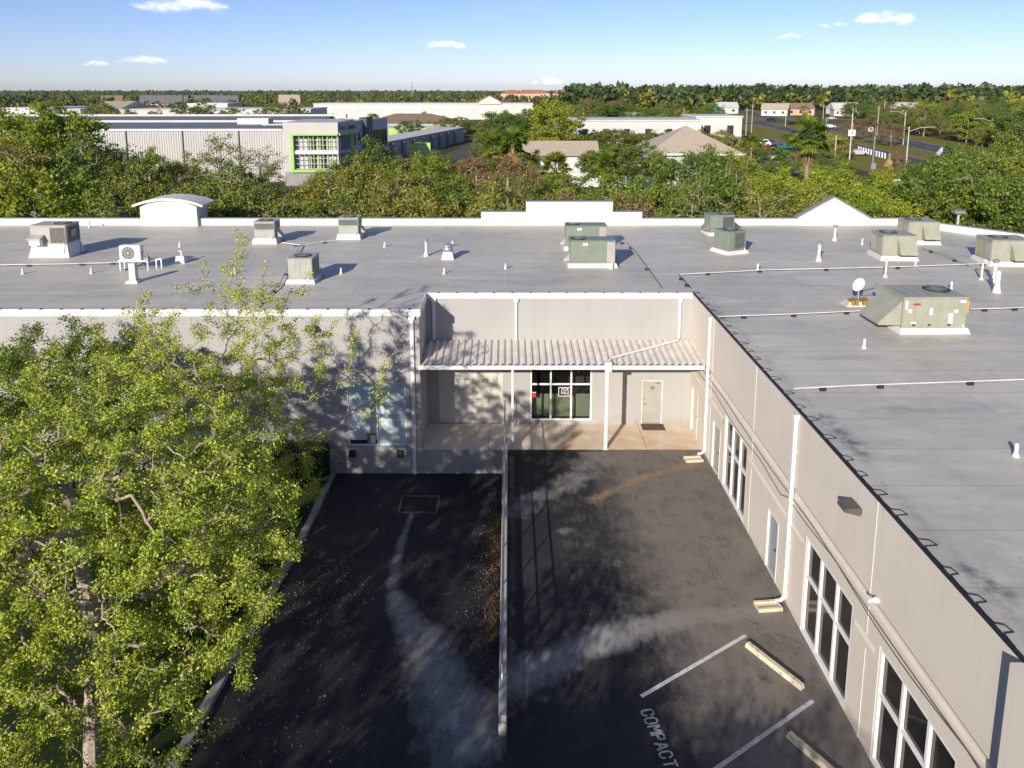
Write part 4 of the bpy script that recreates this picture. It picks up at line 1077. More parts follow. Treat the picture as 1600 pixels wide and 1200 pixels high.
# satellite dish
x, y = at_level(1340, 476, ZR)
e = empty('satellite_dish', (x, y, ZR), 'white satellite dish on a block-weighted tray on the roof', 'dish')
mb = MB(); mb.tube([(0, 0, .08), (0, 0, .62)], .035, 8); mb.tube([(-.3, .2, .08), (0, 0, .45)], .02, 6); mb.tube([(.3, .2, .08), (0, 0, .45)], .02, 6); mb.build('mast', M['galv'], e)
mb = MB(); mb.box(-.62, .55, -.35, .35, 0, .05); mb.build('tray', M['trim_dirty'], e)
for k in range(7):
    mb = MB(); a = -.5 + .155 * k
    mb.bbox(a, a + .12, -.28 + .05 * (k % 2), .22, .05, .18 + .05 * (k % 3), .012); mb.build('ballast_block', M['brownbox'] if k % 3 else M['stop'], e)
mb = MB(); n = 20; rings = []
for r in (0, .10, .19, .27, .31): rings.append([(r * .78 * math.cos(t), .55 * (r * r) , r * math.sin(t)) for t in np.linspace(0, 2 * math.pi, n, endpoint=False)])
vs = sum(rings, []); fs = [(i * n + k_, i * n + (k_ + 1) % n, (i + 1) * n + (k_ + 1) % n, (i + 1) * n + k_) for i in range(4) for k_ in range(n)]
mb.add(vs, fs); mb.add([(q[0], q[1] + .015, q[2]) for q in vs], fs)
rot = Matrix.Translation((0, -.02, .86)) @ Matrix.Rotation(R(125), 4, 'Z') @ Matrix.Rotation(R(35), 4, 'X')
mb.xf(rot); mb.build('reflector', M['white'], e, smooth=True)
mb = MB(); mb.tube([(.02, -.03, .62), (.32, -.2, .72), (.55, -.32, .84)], .018, 6); mb.build('feed_arm', M['dark'], e)
mb = MB(); mb.bbox(.50, .60, -.42, -.3, .78, 1.02, .02); mb.build('feed_horn', M['galv'], e)

# vents and pipes on the roof
def vent_pipe(u, v, h, r, label, cap=True, flash=.12, name='vent_pipe', grp='vent pipes through the roof'):
    x, y = at_level(u, v, ZR)
    e = empty(name, (x, y, ZR), label, 'vent pipe', grp)
    mb = MB(); mb.lathe([(r + flash, 0), (r + flash * .45, h * .12), (r * 1.05, h * .35), (r, h * .4), (r, h), (r * .8, h), (r * .8, h - .05)], 0, 0, 14); mb.build('pipe', M['curbwhite'], e, smooth=True)
    if cap:
        mb = MB(); mb.lathe([(r * 1.0, h + .02), (r * 1.6, h + .03), (r * 1.6, h + .12), (r * .9, h + .17)], 0, 0, 14); mb.build('rain_cap', M['steelgrey'], e)
    return e
vent_pipe(666, 400, .82, .07, 'tall white vent pipe with grey cap left of the mushroom vent')
vent_pipe(1279, 408, .92, .085, 'tall white capped vent pipe in the open between the green and khaki units')
vent_pipe(1304, 376, .80, .075, 'tall white capped vent pipe in front of the gable parapet')
vent_pipe(1557, 457, 1.0, .11, 'thick white vent pipe, nearer of the pair before the right hooded unit', cap=False)
vent_pipe(1553, 441, .95, .09, 'thick white vent pipe behind another, before the right hooded unit', cap=True)
for (a, b, h, lab) in ((143, 427, .3, 'short white roof pipe beside the long conduit at far left'), (281, 386, .32, 'short white roof pipe right of the split condenser'), (367, 428, .32, 'short white roof pipe between the trees top and the lone square unit'), (601, 386, .3, 'short white roof pipe to the right of the unit by the parapet'), (707, 385, .34, 'short white roof pipe just behind the mushroom vent'),
                       (694, 428, .3, 'short white roof pipe in front of the mushroom vent'), (790, 420, .28, 'short white roof pipe alone in the middle of the roof'), (533, 428, .3, 'short white roof pipe in the shadow of the lone square unit'), (1132, 384, .3, 'short white roof pipe beside the corner-on green unit'), (1184, 422, .34, 'short white roof pipe below the corner-on green unit'),
                       (1347, 382, .36, 'short white roof pipe between tall vents and khaki units'), (1430, 417, .34, 'short white roof pipe at the foot of the front khaki hooded unit'), (1486, 453, .4, 'short white roof pipe behind the large khaki unit'), (1350, 544, .34, 'short white roof pipe before the large khaki unit'), (1587, 713, .34, 'short white roof pipe near the right picture edge, nearest the camera'), (1538, 375, .3, 'short white roof pipe left of the cut off khaki unit'), (36, 428, .28, 'short white roof pipe at the left picture edge'), (140, 356, .5, 'thin white roof pipe near the parapet behind the old unit')):
    vent_pipe(a, b, h, .05, lab, cap=False, flash=.06, name='roof_pipe', grp='short pipes on the roof')
# goosenecks
for (a, b, lab) in ((1383, 433, 'white gooseneck pipe left of the front khaki hooded unit'), (1533, 437, 'white gooseneck pipe left of the thick vent pair')):
    x, y = at_level(a, b, ZR)
    mb = MB(); mb.tube([(0, 0, 0), (0, 0, .85), (.04, 0, .95), (.12, 0, .98), (.18, 0, .93), (.19, 0, .85)], .05, 8); mb.lathe([(.14, 0), (.06, .12)], 0, 0, 10)
    tag(mb.build('gooseneck_pipe', M['curbwhite'], None, (x, y, ZR), 0, True), lab, 'vent pipe', 'gooseneck pipes')
# mushroom vent and box vent
x, y = at_level(700, 404, ZR)
e = empty('mushroom_vent', (x, y, ZR), 'grey turbine roof vent with round cap on a white curb', 'roof vent')
mb = MB(); mb.box(-.34, .34, -.34, .34, 0, .42, .10); mb.build('curb', M['curbwhite'], e)
mb = MB(); mb.lathe([(.2, .42), (.28, .46), (.28, .62), (.22, .68), (.32, .70), (.32, .76), (.12, .84), (.02, .85)], 0, 0, 20); mb.build('cap', M['galv'], e, smooth=True)
x, y = at_level(284, 410, ZR)
e = empty('box_vent', (x, y, ZR), 'white box curb with a small bent pipe on top', 'roof vent')
mb = MB(); mb.box(-.25, .25, -.25, .25, 0, .38, .04); mb.build('curb', M['curbwhite'], e)
mb = MB(); mb.tube([(.02, 0, .38), (.02, 0, .58), (-.04, 0, .64), (-.1, 0, .6)], .04, 8); mb.build('pipe', M['white'], e)

# conduits lying on the roof with their support blocks
M['pipe'] = plain('weathered_white_pipe', (0.62, 0.61, 0.58), 0.6, 0.2, 1.5)
def conduit(pts, label, m=M['pipe'], r=.022, blocks=6, z=.12):
    P = [Vector((*at_level(a, b, ZR), ZR + z)) for a, b in pts]
    e = empty('roof_conduit', P[0] - Vector((0, 0, z)), label, 'pipe', 'pipes lying on the roof')
    L = [p - P[0] + Vector((0, 0, z)) for p in P]
    MB().tube(L, r, 6).build('pipe', m, e)
    n = len(L) - 1
    blocks = max(2, blocks // 2 + 1)
    for k in range(blocks):
        t = (k + .5) / blocks * n; i = min(int(t), n - 1); q = L[i].lerp(L[i + 1], t - i)
        mb = MB(); mb.bbox(q.x - .10, q.x + .10, q.y - .05, q.y + .05, 0, z - r + .01, .01); mb.build('support_block', M['dark'], e)
conduit([(1064, 432), (1200, 425), (1380, 421), (1600, 413)], 'long white pipe crossing the right roof before the khaki hooded units', blocks=9)
conduit([(1122, 499), (1240, 495), (1363, 489)], 'white pipe from the roof edge to the large khaki unit', blocks=5)
conduit([(1516, 487), (1560, 486), (1610, 484)], 'white pipe leaving the yellow switch box to the right', blocks=2)
conduit([(1240, 613), (1330, 608), (1420, 605), (1610, 598)], 'white pipe from the wall edge across the near right roof', blocks=5)
conduit([(0, 417), (90, 416), (165, 414), (187, 413)], 'white pipe along the left roof running to the split condenser', blocks=4)
conduit([(397, 484), (436, 449), (470, 386)], 'grey pipes running back from the left roof edge past the lone square unit', M['galv'], .03, 7)
conduit([(440, 382), (470, 386), (500, 381), (528, 378)], 'white pipe linking the two square units near the parapet', M['pipe'], .024, 3)
conduit([(965, 382), (978, 381), (993, 397), (1033, 453)], 'dark cable pipe from the wide green units to the porch roof edge', M['steelgrey'], .02, 5)
conduit([(1060, 433), (1078, 453)], 'short dark pipe end dropping to the roof corner', M['dark'], .02, 2)
conduit([(1440, 390), (1470, 400), (1515, 418)], 'thin dark pipe between the khaki hooded units', M['steelgrey'], .02, 3)

# ------------------------------------------------------------------ VEGETATION
def leaf_quads(rng, C, size, up=0.15, elong=1.9):
    n = len(C)
    d = rng.normal(size=(n, 3)); d /= np.linalg.norm(d, axis=1)[:, None]
    nr = rng.normal(size=(n, 3)); nr[:, 2] += up * 2.2
    nr -= (nr * d).sum(1)[:, None] * d; nr /= np.linalg.norm(nr, axis=1)[:, None] + 1e-9
    s = np.cross(nr, d)
    L = (size * (0.6 + 0.8 * rng.random(n)))[:, None]; W = L / elong
    return np.stack([C - d * L * .5, C + s * W * .5, C + d * L * .5, C - s * W * .5], 1)

def grow(rng, trunk, targets, steps=4, wob=0.12):
    """connect targets to the trunk by nearest-branch growth; returns node array and parent list"""
    N = [Vector(p) for p in trunk]; par = [-1] + list(range(len(trunk) - 1)); 
    arr = np.array([tuple(p) for p in N])
    mids = arr[len(trunk) // 2:].mean(0)
    order = np.argsort(np.linalg.norm(targets - arr[-1], axis=1))
    cap = len(targets) * steps + len(trunk)
    A = np.zeros((cap, 3)); A[:len(N)] = arr; n = len(N); P = par + [0] * (cap - n)
    dep = np.zeros(cap); dep[:n] = np.arange(n) * .3
    lo = max(1, len(trunk) // 3)
    for i in order:
        t = targets[i]
        dd = np.linalg.norm(A[lo:n] - t, axis=1) + 0.10 * dep[lo:n] + 0.8 * np.maximum(0, A[lo:n, 2] - t[2] - .2)
        j = int(np.argmin(dd)) + lo
        a = A[j].copy(); L = np.linalg.norm(t - a); prev = j
        ns = steps
        for k in range(1, ns + 1):
            f = k / ns
            p = a + (t - a) * f + rng.normal(size=3) * wob * L * (1 - f) * .8
            p[2] += 0.10 * L * math.sin(math.pi * f)
            A[n] = p; P[n] = prev; dep[n] = dep[prev] + L / ns; prev = n; n += 1
    return A[:n], P[:n]

def tree_mesh(rng, A, P, r_tip, r_exp=0.5, nside=5, rmin=0.0, rmax=9):
    n = len(A); cnt = np.zeros(n)
    has = np.zeros(n, bool)
    for i in range(1, n): has[P[i]] = True
    cnt[~has] = 1
    for i in range(n - 1, 0, -1): cnt[P[i]] += cnt[i]
    rad = np.minimum(r_tip * np.maximum(cnt, 1) ** r_exp, rmax)
    quads = []
    idx = [i for i in range(1, n) if rad[i] >= rmin]
    i = np.array(idx); p = np.array([P[k] for k in idx])
    a, b = A[p], A[i]; ra, rb = np.minimum(rad[p], rad[i] * 1.5), rad[i]
    d = b - a; d /= np.linalg.norm(d, axis=1)[:, None] + 1e-9
    ref = np.where(np.abs(d[:, 2:3]) < .9, np.array([[0, 0, 1.]]), np.array([[1., 0, 0]]))
    u = np.cross(d, ref); u /= np.linalg.norm(u, axis=1)[:, None]; w = np.cross(d, u)
    for k in range(nside):
        q0, q1 = 2 * math.pi * k / nside, 2 * math.pi * (k + 1) / nside
        o0 = u * math.cos(q0) + w * math.sin(q0); o1 = u * math.cos(q1) + w * math.sin(q1)
        quads.append(np.stack([a + o0 * ra[:, None], a + o1 * ra[:, None], b + o1 * rb[:, None], b + o0 * rb[:, None]], 1))
    return np.concatenate(quads), rad, cnt

def crown_targets(rng, n, c, r, shell=0.35, lump=0.25, floor=None):
    d = rng.normal(size=(n, 3)); d /= np.linalg.norm(d, axis=1)[:, None]
    ph = rng.random((6, 3)) * 6.28; fr = rng.normal(size=(6, 3)) * 2.6
    l = sum(np.sin(d @ fr[k] + ph[k, 0]) for k in range(6)) / 6
    rr = (shell + (1 - shell) * rng.random(n)) ** .5 * (1 + lump * 1.8 * l)
    T = np.array(c) + d * rr[:, None] * np.array(r)
    if floor is not None: T = T[T[:, 2] > floor]
    return T

def make_tree(name, seed, trunk, targets, n_leaf, leaf_size, spread, leaf, bark, label, cat='tree', group=None, loc=(0, 0, 0), r_tip=.012, up=.12, rmin=0.0, nside=5, steps=4, wob=.12, rmax=9, clump=0.0):
    rng = np.random.default_rng(seed)
    e = empty(name, loc, label, cat, group)
    A, P = grow(rng, trunk, targets, steps, wob)
    Q, rad, cnt = tree_mesh(rng, A, P, r_tip, .5, nside, rmin, rmax)
    np_mesh('trunk', Q, 4, bark, e)
    thin = np.where(cnt <= 5)[0]; thin = thin[thin > len(trunk)]
    wt = 1.0 / cnt[thin]
    if clump:
        wt = wt * (rng.random(len(wt)) ** clump)
    pick = rng.choice(thin, n_leaf, p=wt / wt.sum())
    pa = np.array(P)[pick]
    t = rng.random(n_leaf)[:, None]
    C = A[pick] * t + A[pa] * (1 - t) + rng.normal(size=(n_leaf, 3)) * spread * np.array([1, 1, .75])
    np_mesh('crown', leaf_quads(rng, C, leaf_size, up), 4, leaf, e)
    return e

rg = np.random.default_rng(11)
# near tree beside the ramp
bx, by = -9.3, 14.6; bz = -.25
trunk = [(0, 0, -.2), (.02, .03, .8), (.05, .1, 1.7), (.1, .25, 2.6), (.2, .4, 3.4), (.1, .4, 4.3), (0, .4, 5.2), (-.05, .4, 6.2)]
T = crown_targets(rg, 2300, (-.1, .4, 5.4), (4.8, 4.1, 3.7), .24, .26, 1.9)
T = T[(T[:, 2] < 6.2) | (T[:, 0] > -2.6)]
T = T[T[:, 0] < 3.2 + .32 * np.minimum(T[:, 2], 6.0) - .22 * np.maximum(0, 1.5 - T[:, 1])]
make_tree('elm_tree', 21, trunk, T, 235000, .062, .085, M['leaf_near'], M['bark_pale'], 'big bright yellow-green tree overhanging the kerb of the ramp', loc=(bx, by, bz), r_tip=.0068, rmax=.19, clump=1.45, nside=8)
# second tree against the left wing, tall thin shoots above the roof
trunk = [(0, 0, -.2), (.05, 0, 1), (.1, .05, 2.2), (.2, .1, 3.4), (.3, .1, 4.5), (.4, .2, 5.6), (.45, .2, 6.8)]
T = crown_targets(rg, 800, (.1, -.4, 5.0), (4.0, 3.6, 3.6), .3, .25, 1.0)
sh = []
for k in range(64):
    x0, y0 = rg.normal() * 2.0 + .3, rg.normal() * 1.2; top = 8.3 + 3.6 * rg.random() * math.exp(-abs(x0 - .8) / 2.8)
    for q in np.linspace(6.5, top, 6): sh.append((x0 * (1 + .05 * (q - 6)) + rg.normal() * .12, y0 + rg.normal() * .12, q))
make_tree('elm_tree', 22, trunk, np.concatenate([T, np.array(sh)]), 105000, .064, .10, M['leaf_near'], M['bark_pale'], 'tree against the left wing whose thin shoots rise above the roof edge', loc=(-9.9, 22.8, -1.0), r_tip=.0072, rmax=.18, clump=1.3)
# darker trees to the left
trunk = [(0, 0, -.2), (.05, 0, 1), (.1, .1, 2.2), (.1, .2, 3.4), (.2, .2, 4.4), (.3, .2, 5.2)]
T = crown_targets(rg, 620, (0, 0, 5.0), (3.9, 3.4, 3.0), .3, .25, 1.2)
make_tree('elm_tree', 23, trunk, T, 70000, .085, .12, M['leaf_dark'], M['bark'], 'dark green tree pressed against the wall at the left picture edge', loc=(-16.6, 26.0, -1.0), r_tip=.009, rmax=.2, clump=.5)
T = crown_targets(rg, 760, (.4, 0, 5.6), (4.1, 3.6, 3.6), .3, .28, 1.0)
make_tree('elm_tree', 24, trunk, T, 95000, .075, .12, M['leaf_dark'], M['bark'], 'mid green tree at the left picture edge in front of the dark one', loc=(-15.4, 18.6, -.6), r_tip=.009, rmax=.2, clump=.6)
# trees beneath and behind the camera, which shade the lot
shade = [(-5.6, 4.4, 3.9, 3.9, 3.0), (-4.8, -3.5, 5.5, 4.6, 3.6), (-12.5, -5.5, 7.0, 5.0, 4.2), (0.6, -8.5, 6.3, 4.0, 3.6), (-7.0, -12.5, 8.5, 5.0, 4.5), (-1.0, 1.2, 3.6, 3.4, 2.6)]
for i, (x, y, zc, rr, rz_) in enumerate(shade):
    trunk = [(0, 0, -.1), (.05, 0, zc * .25), (.1, .1, zc * .5), (.1, .2, zc * .8), (.1, .2, zc * 1.1)]
    T = crown_targets(rg, 200, (0, 0, zc), (rr, rr, rz_), .25, .35, zc - rz_)
    make_tree('elm_tree', 60 + i, trunk, T, 7500, .24, .34, M['leaf_dark'], M['bark'], 'leafy tree beneath the viewpoint that shades the parking lot', loc=(x, y, 0), r_tip=.02, rmax=.25, group='trees shading the lot', clump=.8)

# hedge by the wall
rngh = np.random.default_rng(5)
he = empty('clipped_hedge', (-10.4, 29.9, -1.2), 'dark clipped hedge at the foot of the left wing wall', 'hedge')
n = 16000; C = rngh.random((n, 3)) * np.array([5.2, 1.25, 1.5]) - np.array([2.6, .62, 0])
face = rngh.integers(0, 4, n)
C[face == 0, 2] = 1.5; C[face == 1, 1] = -.62; C[face == 2, 0] = 2.6; C += rngh.normal(size=C.shape) * .04
np_mesh('foliage', leaf_quads(rngh, C, .11, .2), 4, M['hedge'], he)
mb = MB()
for x in np.arange(-2.3, 2.5, .6): mb.tube([(x, 0, 0), (x + .05, .05, .7), (x - .05, -.05, 1.35)], .03, 5)
mb.build('stems', M['bark'], he)

# fallen leaves and dry weeds
n = 5200
u_ = rngh.random(n); LX = np.where(u_ < .45, -6.0 + rngh.normal(size=n) * .75, np.where(u_ < .62, -.55 - np.abs(rngh.normal(size=n)) * .35, -7.4 + 7.2 * rngh.random(n)))
LY = np.where(u_ < .45, 23.4 + rngh.normal(size=n) * 2.3, np.where(u_ < .62, 23.5 + rngh.normal(size=n) * 3.2, 14 + 16.5 * rngh.random(n)))
ok = (LX > -7.5) & (LX < -.28) & (LY > 13.2) & (LY < 30.6); LX, LY = LX[ok], LY[ok]
C = np.stack([LX, LY, ramp_z(LY) + .018], 1)
tag(np_mesh('fallen_leaves', leaf_quads(rngh, C, .055, 3), 4, M['litter']), kind='stuff')
n = 1300; C = np.stack([8.3 * rngh.random(n), 14 + 16 * rngh.random(n), np.full(n, .012)], 1)
C[:, 2] -= np.where(C[:, 1] > 27, .12 * (C[:, 1] - 27) / 3.8, 0)
tag(np_mesh('fallen_leaves', leaf_quads(rngh, C, .035, 3), 4, M['litter']), kind='stuff')
weeds = [(-.52, 26.6, .22, 'rust brown dry weed clump, uppermost of those along the dividing wall'), (-.55, 24.9, .26, 'long brown dry weed clump halfway along the dividing wall'), (-.58, 23.7, .34, 'widest brown dry weed clump along the dividing wall'), (-.5, 21.2, .2, 'small pale weed clump by the dividing wall below the brown ones'), (-.55, 19.9, .2, 'small grey-green weed tuft, lowest along the dividing wall')]
for i, (x, y, r_, lab) in enumerate(weeds):
    C = rngh.normal(size=(900, 3)) * np.array([r_ * .7, r_ * 2.0, .05]) + np.array([0, 0, .09]); C[:, 2] = np.abs(C[:, 2])
    C[:, 0] = np.clip(C[:, 0], -1.0, .33)
    o = np_mesh('weed_clump', leaf_quads(rngh, C, .075, .1, 4), 4, M['weed']); o.location = (x, y, float(ramp_z(y)))
    tag(o, lab, 'weeds', 'weed clumps along the dividing wall')

# ---- tree kinds for the middle distance
def kind_tree(name, seed, h, r, trunk_h, n_t, n_l, ls, leaf, bark, lump=.3, flat=1.0, clump=.5, spread=.28, shell=.3):
    g_ = np.random.default_rng(seed)
    zc = trunk_h + (h - trunk_h) * .5
    trunk = [(0, 0, -.1), (.05, .02, trunk_h * .5), (.1, .05, trunk_h), (.12, .1, zc), (.1, .1, zc + (h - zc) * .5)]
    T = crown_targets(g_, n_t, (0, 0, zc), (r, r, (h - trunk_h) * .5 * flat), shell, lump, trunk_h * .6)
    return make_tree(name, seed, trunk, T, n_l, ls, spread, leaf, bark, None, 'tree', None, (0, -500, 0), r_tip=.016, rmin=.0, nside=4, steps=3, clump=clump)
KINDS = [
    ('oak_tree', 'broad dark green oak', kind_tree('oak_tree', 31, 8, 4.2, 1.6, 130, 11000, .25, M['leaf_oak'], M['bark'])),
    ('oak_tree', 'broad dark green oak', kind_tree('oak_tree', 32, 8, 3.8, 1.4, 130, 10500, .25, M['leaf_oak'], M['bark'], .38)),
    ('bushy_tree', 'bushy olive green tree', kind_tree('bushy_tree', 33, 8, 3.5, 1.2, 140, 9000, .23, M['leaf_olive'], M['bark_pale'], .32, 1.0, 1.0)),
    ('bushy_tree', 'bushy olive green tree', kind_tree('bushy_tree', 34, 8, 3.0, 1.0, 120, 7500, .23, M['leaf_olive'], M['bark_pale'], .45, 1.0, 1.2)),
    ('leafy_tree', 'yellow-green leafy tree', kind_tree('leafy_tree', 35, 8, 3.4, 1.2, 130, 10000, .24, M['leaf_lime'], M['bark_pale'], .33, 1.0, .7)),
    ('russet_tree', 'russet brown autumn tree', kind_tree('russet_tree', 36, 8, 3.0, 1.4, 130, 5200, .2, M['leaf_brown'], M['bark_pale'], .3, 1.0, .6)),
    ('sparse_tree', 'thin open-branched tree', kind_tree('sparse_tree', 37, 8, 2.6, 1.5, 110, 2600, .2, M['leaf_olive'], M['bark_pale'], .5, 1.0, 1.5)),
    ('pine_tree', 'dark upright pine', kind_tree('pine_tree', 38, 8, 1.9, 1.0, 110, 4200, .24, M['leaf_pine'], M['bark'], .25, 1.05, .6)),
]
OAK, OAK2, OLIVE, OLIVE2, LIME, RUSSET, SPARSE, PINE = range(8)
used_kind = [False] * len(KINDS)
def place_tree(ki, x, y, h, rz, where, group, wide=1.0, label=None):
    nm, ds, proto = KINDS[ki]
    lab = label or (ds + ' ' + where)
    s = h / 8.0
    if not used_kind[ki]:
        used_kind[ki] = True; o = proto
        o.location = (x, y, 0); o.rotation_euler.z = rz; o.scale = (s * wide, s * wide, s); o['label'] = lab; o['group'] = group
    else: o = copy_tree(proto, (x, y, 0), rz, lab, group, (s * wide, s * wide, s))
    return o

def palm(name, seed, h, fr, dead=0, droop=1.0):
    g_ = np.random.default_rng(seed)
    e = empty(name, (0, -500, 0), None, 'palm')
    mb = MB(); mb.tube([(0, 0, -.1), (.03, 0, h * .3), (.08, .03, h * .65), (.1, .05, h - .3)], [.24, .2, .19, .22], 8); mb.build('trunk', M['bark_palm'], e)
    def fans(n, el0, el1, L0, L1):
        V = []
        for k in range(n):
            az = g_.random() * 6.28; el = el0 + (el1 - el0) * g_.random(); L = L0 + (L1 - L0) * g_.random()
            d = np.array([math.cos(az) * math.cos(el), math.sin(az) * math.cos(el), math.sin(el)])
            side = np.array([-math.sin(az), math.cos(az), 0]); upv = np.cross(d, side) * -1
            o = np.array([.1, .05, h - .15]); tip = o + d * L * .5 - np.array([0, 0, .12 * L * droop * (1 - math.sin(el))])
            V.append([o + side * .02, tip + side * .02, tip - side * .02, o - side * .02])
            nb = 11
            for b in range(nb):
                a = (b / (nb - 1) - .5) * 2.5
                bd = d * math.cos(a) + side * math.sin(a) + np.array([0, 0, -.45 * droop * (.3 + abs(math.sin(a)))])
                bd /= np.linalg.norm(bd); bl = L * .55 * (1 - .25 * abs(a) / 1.25)
                pr = np.cross(bd, upv); pr /= np.linalg.norm(pr) + 1e-9
                m_ = tip + bd * bl * .5; tp = tip + bd * bl - np.array([0, 0, .16 * bl * droop])
                V.append([tip, m_ + pr * .055 * L, tp, m_ - pr * .055 * L])
        return np.array(V)
    if fr: np_mesh('crown', fans(fr, -.5, 1.35, 1.9, 2.7), 4, M['leaf_palm'], e)
    if dead: np_mesh('dead_skirt', fans(dead, -1.5, -.9, 1.5, 2.3), 4, M['leaf_dead'], e)
    return e
PALM_G = palm('cabbage_palm', 41, 6.5, 34, 10)
PALM_S = palm('cabbage_palm', 42, 8.0, 36, 22)
PALM_D = palm('dead_palm', 43, 7.5, 0, 40)

# ------------------------------------------------------------------ BACKGROUND: roads and verges
def strip(name, pts, off0, off1, z, m, kind='structure'):
    P = [Vector((x, y, 0)) for x, y in pts]; vs = []
    for i, p in enumerate(P):
        t = (P[min(i + 1, len(P) - 1)] - P[max(i - 1, 0)]).normalized(); n_ = Vector((t.y, -t.x, 0))
        a = p + n_ * off0; b = p + n_ * off1
        vs += [(a.x, a.y, z), (b.x, b.y, z)]
    mb = MB().add(vs, [(2 * i, 2 * i + 1, 2 * i + 3, 2 * i + 2) for i in range(len(P) - 1)])
    o = mb.build(name, m); o['kind'] = kind
    return o
HW = [(84, 90), (92.5, 135), (96.5, 170), (103, 215), (111, 262), (117, 310), (124, 380), (138, 470), (170, 600)]
strip('verge', HW, -26, 26, .004, M['verge'])
strip('highway', HW, -13.0, -4.6, .010, M['road'])
strip('highway', HW, 4.6, 15.5, .010, M['road'])
for off in (-12.6, -5.0, 5.0, 15.1): strip('road_marking', HW, off - .12, off + .12, .016, M['paintwhite'])
mb = MB()
for off in (-8.8, 8.4, 11.8):
    for i in range(len(HW) - 1):
        a = Vector((*HW[i], 0)); b = Vector((*HW[i + 1], 0)); L = (b - a).length; t = (b - a) / L; n_ = Vector((t.y, -t.x, 0)); s_ = 0
        while s_ + 3 < L:
            p = a + t * s_ + n_ * off; q = p + t * 3
            mb.quad((p.x - .09, p.y, .016), (q.x - .09, q.y, .016), (q.x + .09, q.y, .016), (p.x + .09, p.y, .016)); s_ += 9
o = mb.build('road_marking', M['paintwhite']); o['kind'] = 'structure'
strip('side_street', [(62, 352), (112, 352), (160, 348), (230, 330)], -15, 12, .020, M['road'])
strip('verge', [(40, 385), (112, 385), (170, 385), (240, 365)], -14, 14, .006, M['verge'])
strip('road', [(-19, 108), (-13.5, 146), (-7, 205), (2, 300)], -5, 4, .010, M['road'])
strip('verge', [(-10, 108), (-5.5, 146), (-1, 205), (6, 300)], -3.5, 3.5, .005, M['verge'])
g = MB().quad((43, 138, .012), (62, 138, .012), (72, 215, .012), (46, 215, .012)).build('parking_lot_far', M['lot']); g['kind'] = 'structure'
g = MB().quad((-2, 122, .008), (40, 122, .008), (40, 131, .008), (-2, 131, .008)).build('parking_lot_far', M['lot']); g['kind'] = 'structure'
g = MB().quad((-48, 150, .007), (-20, 150, .007), (-14, 240, .007), (-48, 240, .007)).build('storage_yard', M['lot']); g['kind'] = 'structure'

# ------------------------------------------------------------------ BACKGROUND BUILDINGS
def part(name, m, parent, *boxes):
    mb = MB()
    for b in boxes: mb.box(*b)
    return mb.build(name, m, parent)
# storage building
sb = empty('storage_building', (-27, 120, 0), 'long pale ribbed storage building with lime green framed corner windows', 'building', rz=R(1))
def skew(o, k=.25):     # the side wall does not stand square to the front
    for v_ in o.data.vertices: v_.co.x += k * v_.co.y
    return o
mb = MB()
x = -84.0
prof = []
while x < -8.6: prof += [(x, 0), (x + .16, 0), (x + .2, -.07), (x + .36, -.07), (x + .4, 0)]; x += .4
n = len(prof); mb.add([(a, 5.6 + b, 0) for a, b in prof] + [(a, 5.6 + b, 8.5) for a, b in prof], [(i, i + 1, n + i + 1, n + i) for i in range(n - 1)])
mb.build('ribbed_wall', M['ribwall'], sb)
part('eave_trim', M['white'], sb, (-84, -8.6, 5.35, 5.55, 8.5, 8.78))
for k in range(9): part('rain_pipe', M['steelgrey'], sb, (-82 + 9.2 * k, -81.75 + 9.2 * k, 5.30, 5.5, 0, 8.5))
mb = MB(); mb.add([(-84, 5.4, 8.79), (-8.6, 5.4, 8.79), (-8.6, 22, 9.15), (-84, 22, 9.15)], [(0, 1, 2, 3)]); mb.add([(-84, 23.2, 9.3), (-8.6, 23.2, 9.3), (-8.6, 38, 9.7), (-84, 38, 9.7)], [(0, 1, 2, 3)]); rf_ = mb.build('roof', M['greyroof'], sb)
part('roof_parapet', M['farroof'], sb, (-84, -8.6, 22, 23.2, 8.9, 9.5), (-84, -6, 38, 39.5, 9.2, 10.05), (-84, -83.5, 5.5, 38, 8.6, 9.8))
part('roof_hatch', M['farroof'], sb, (-21, -15.5, 16, 19, 8.9, 10.1))
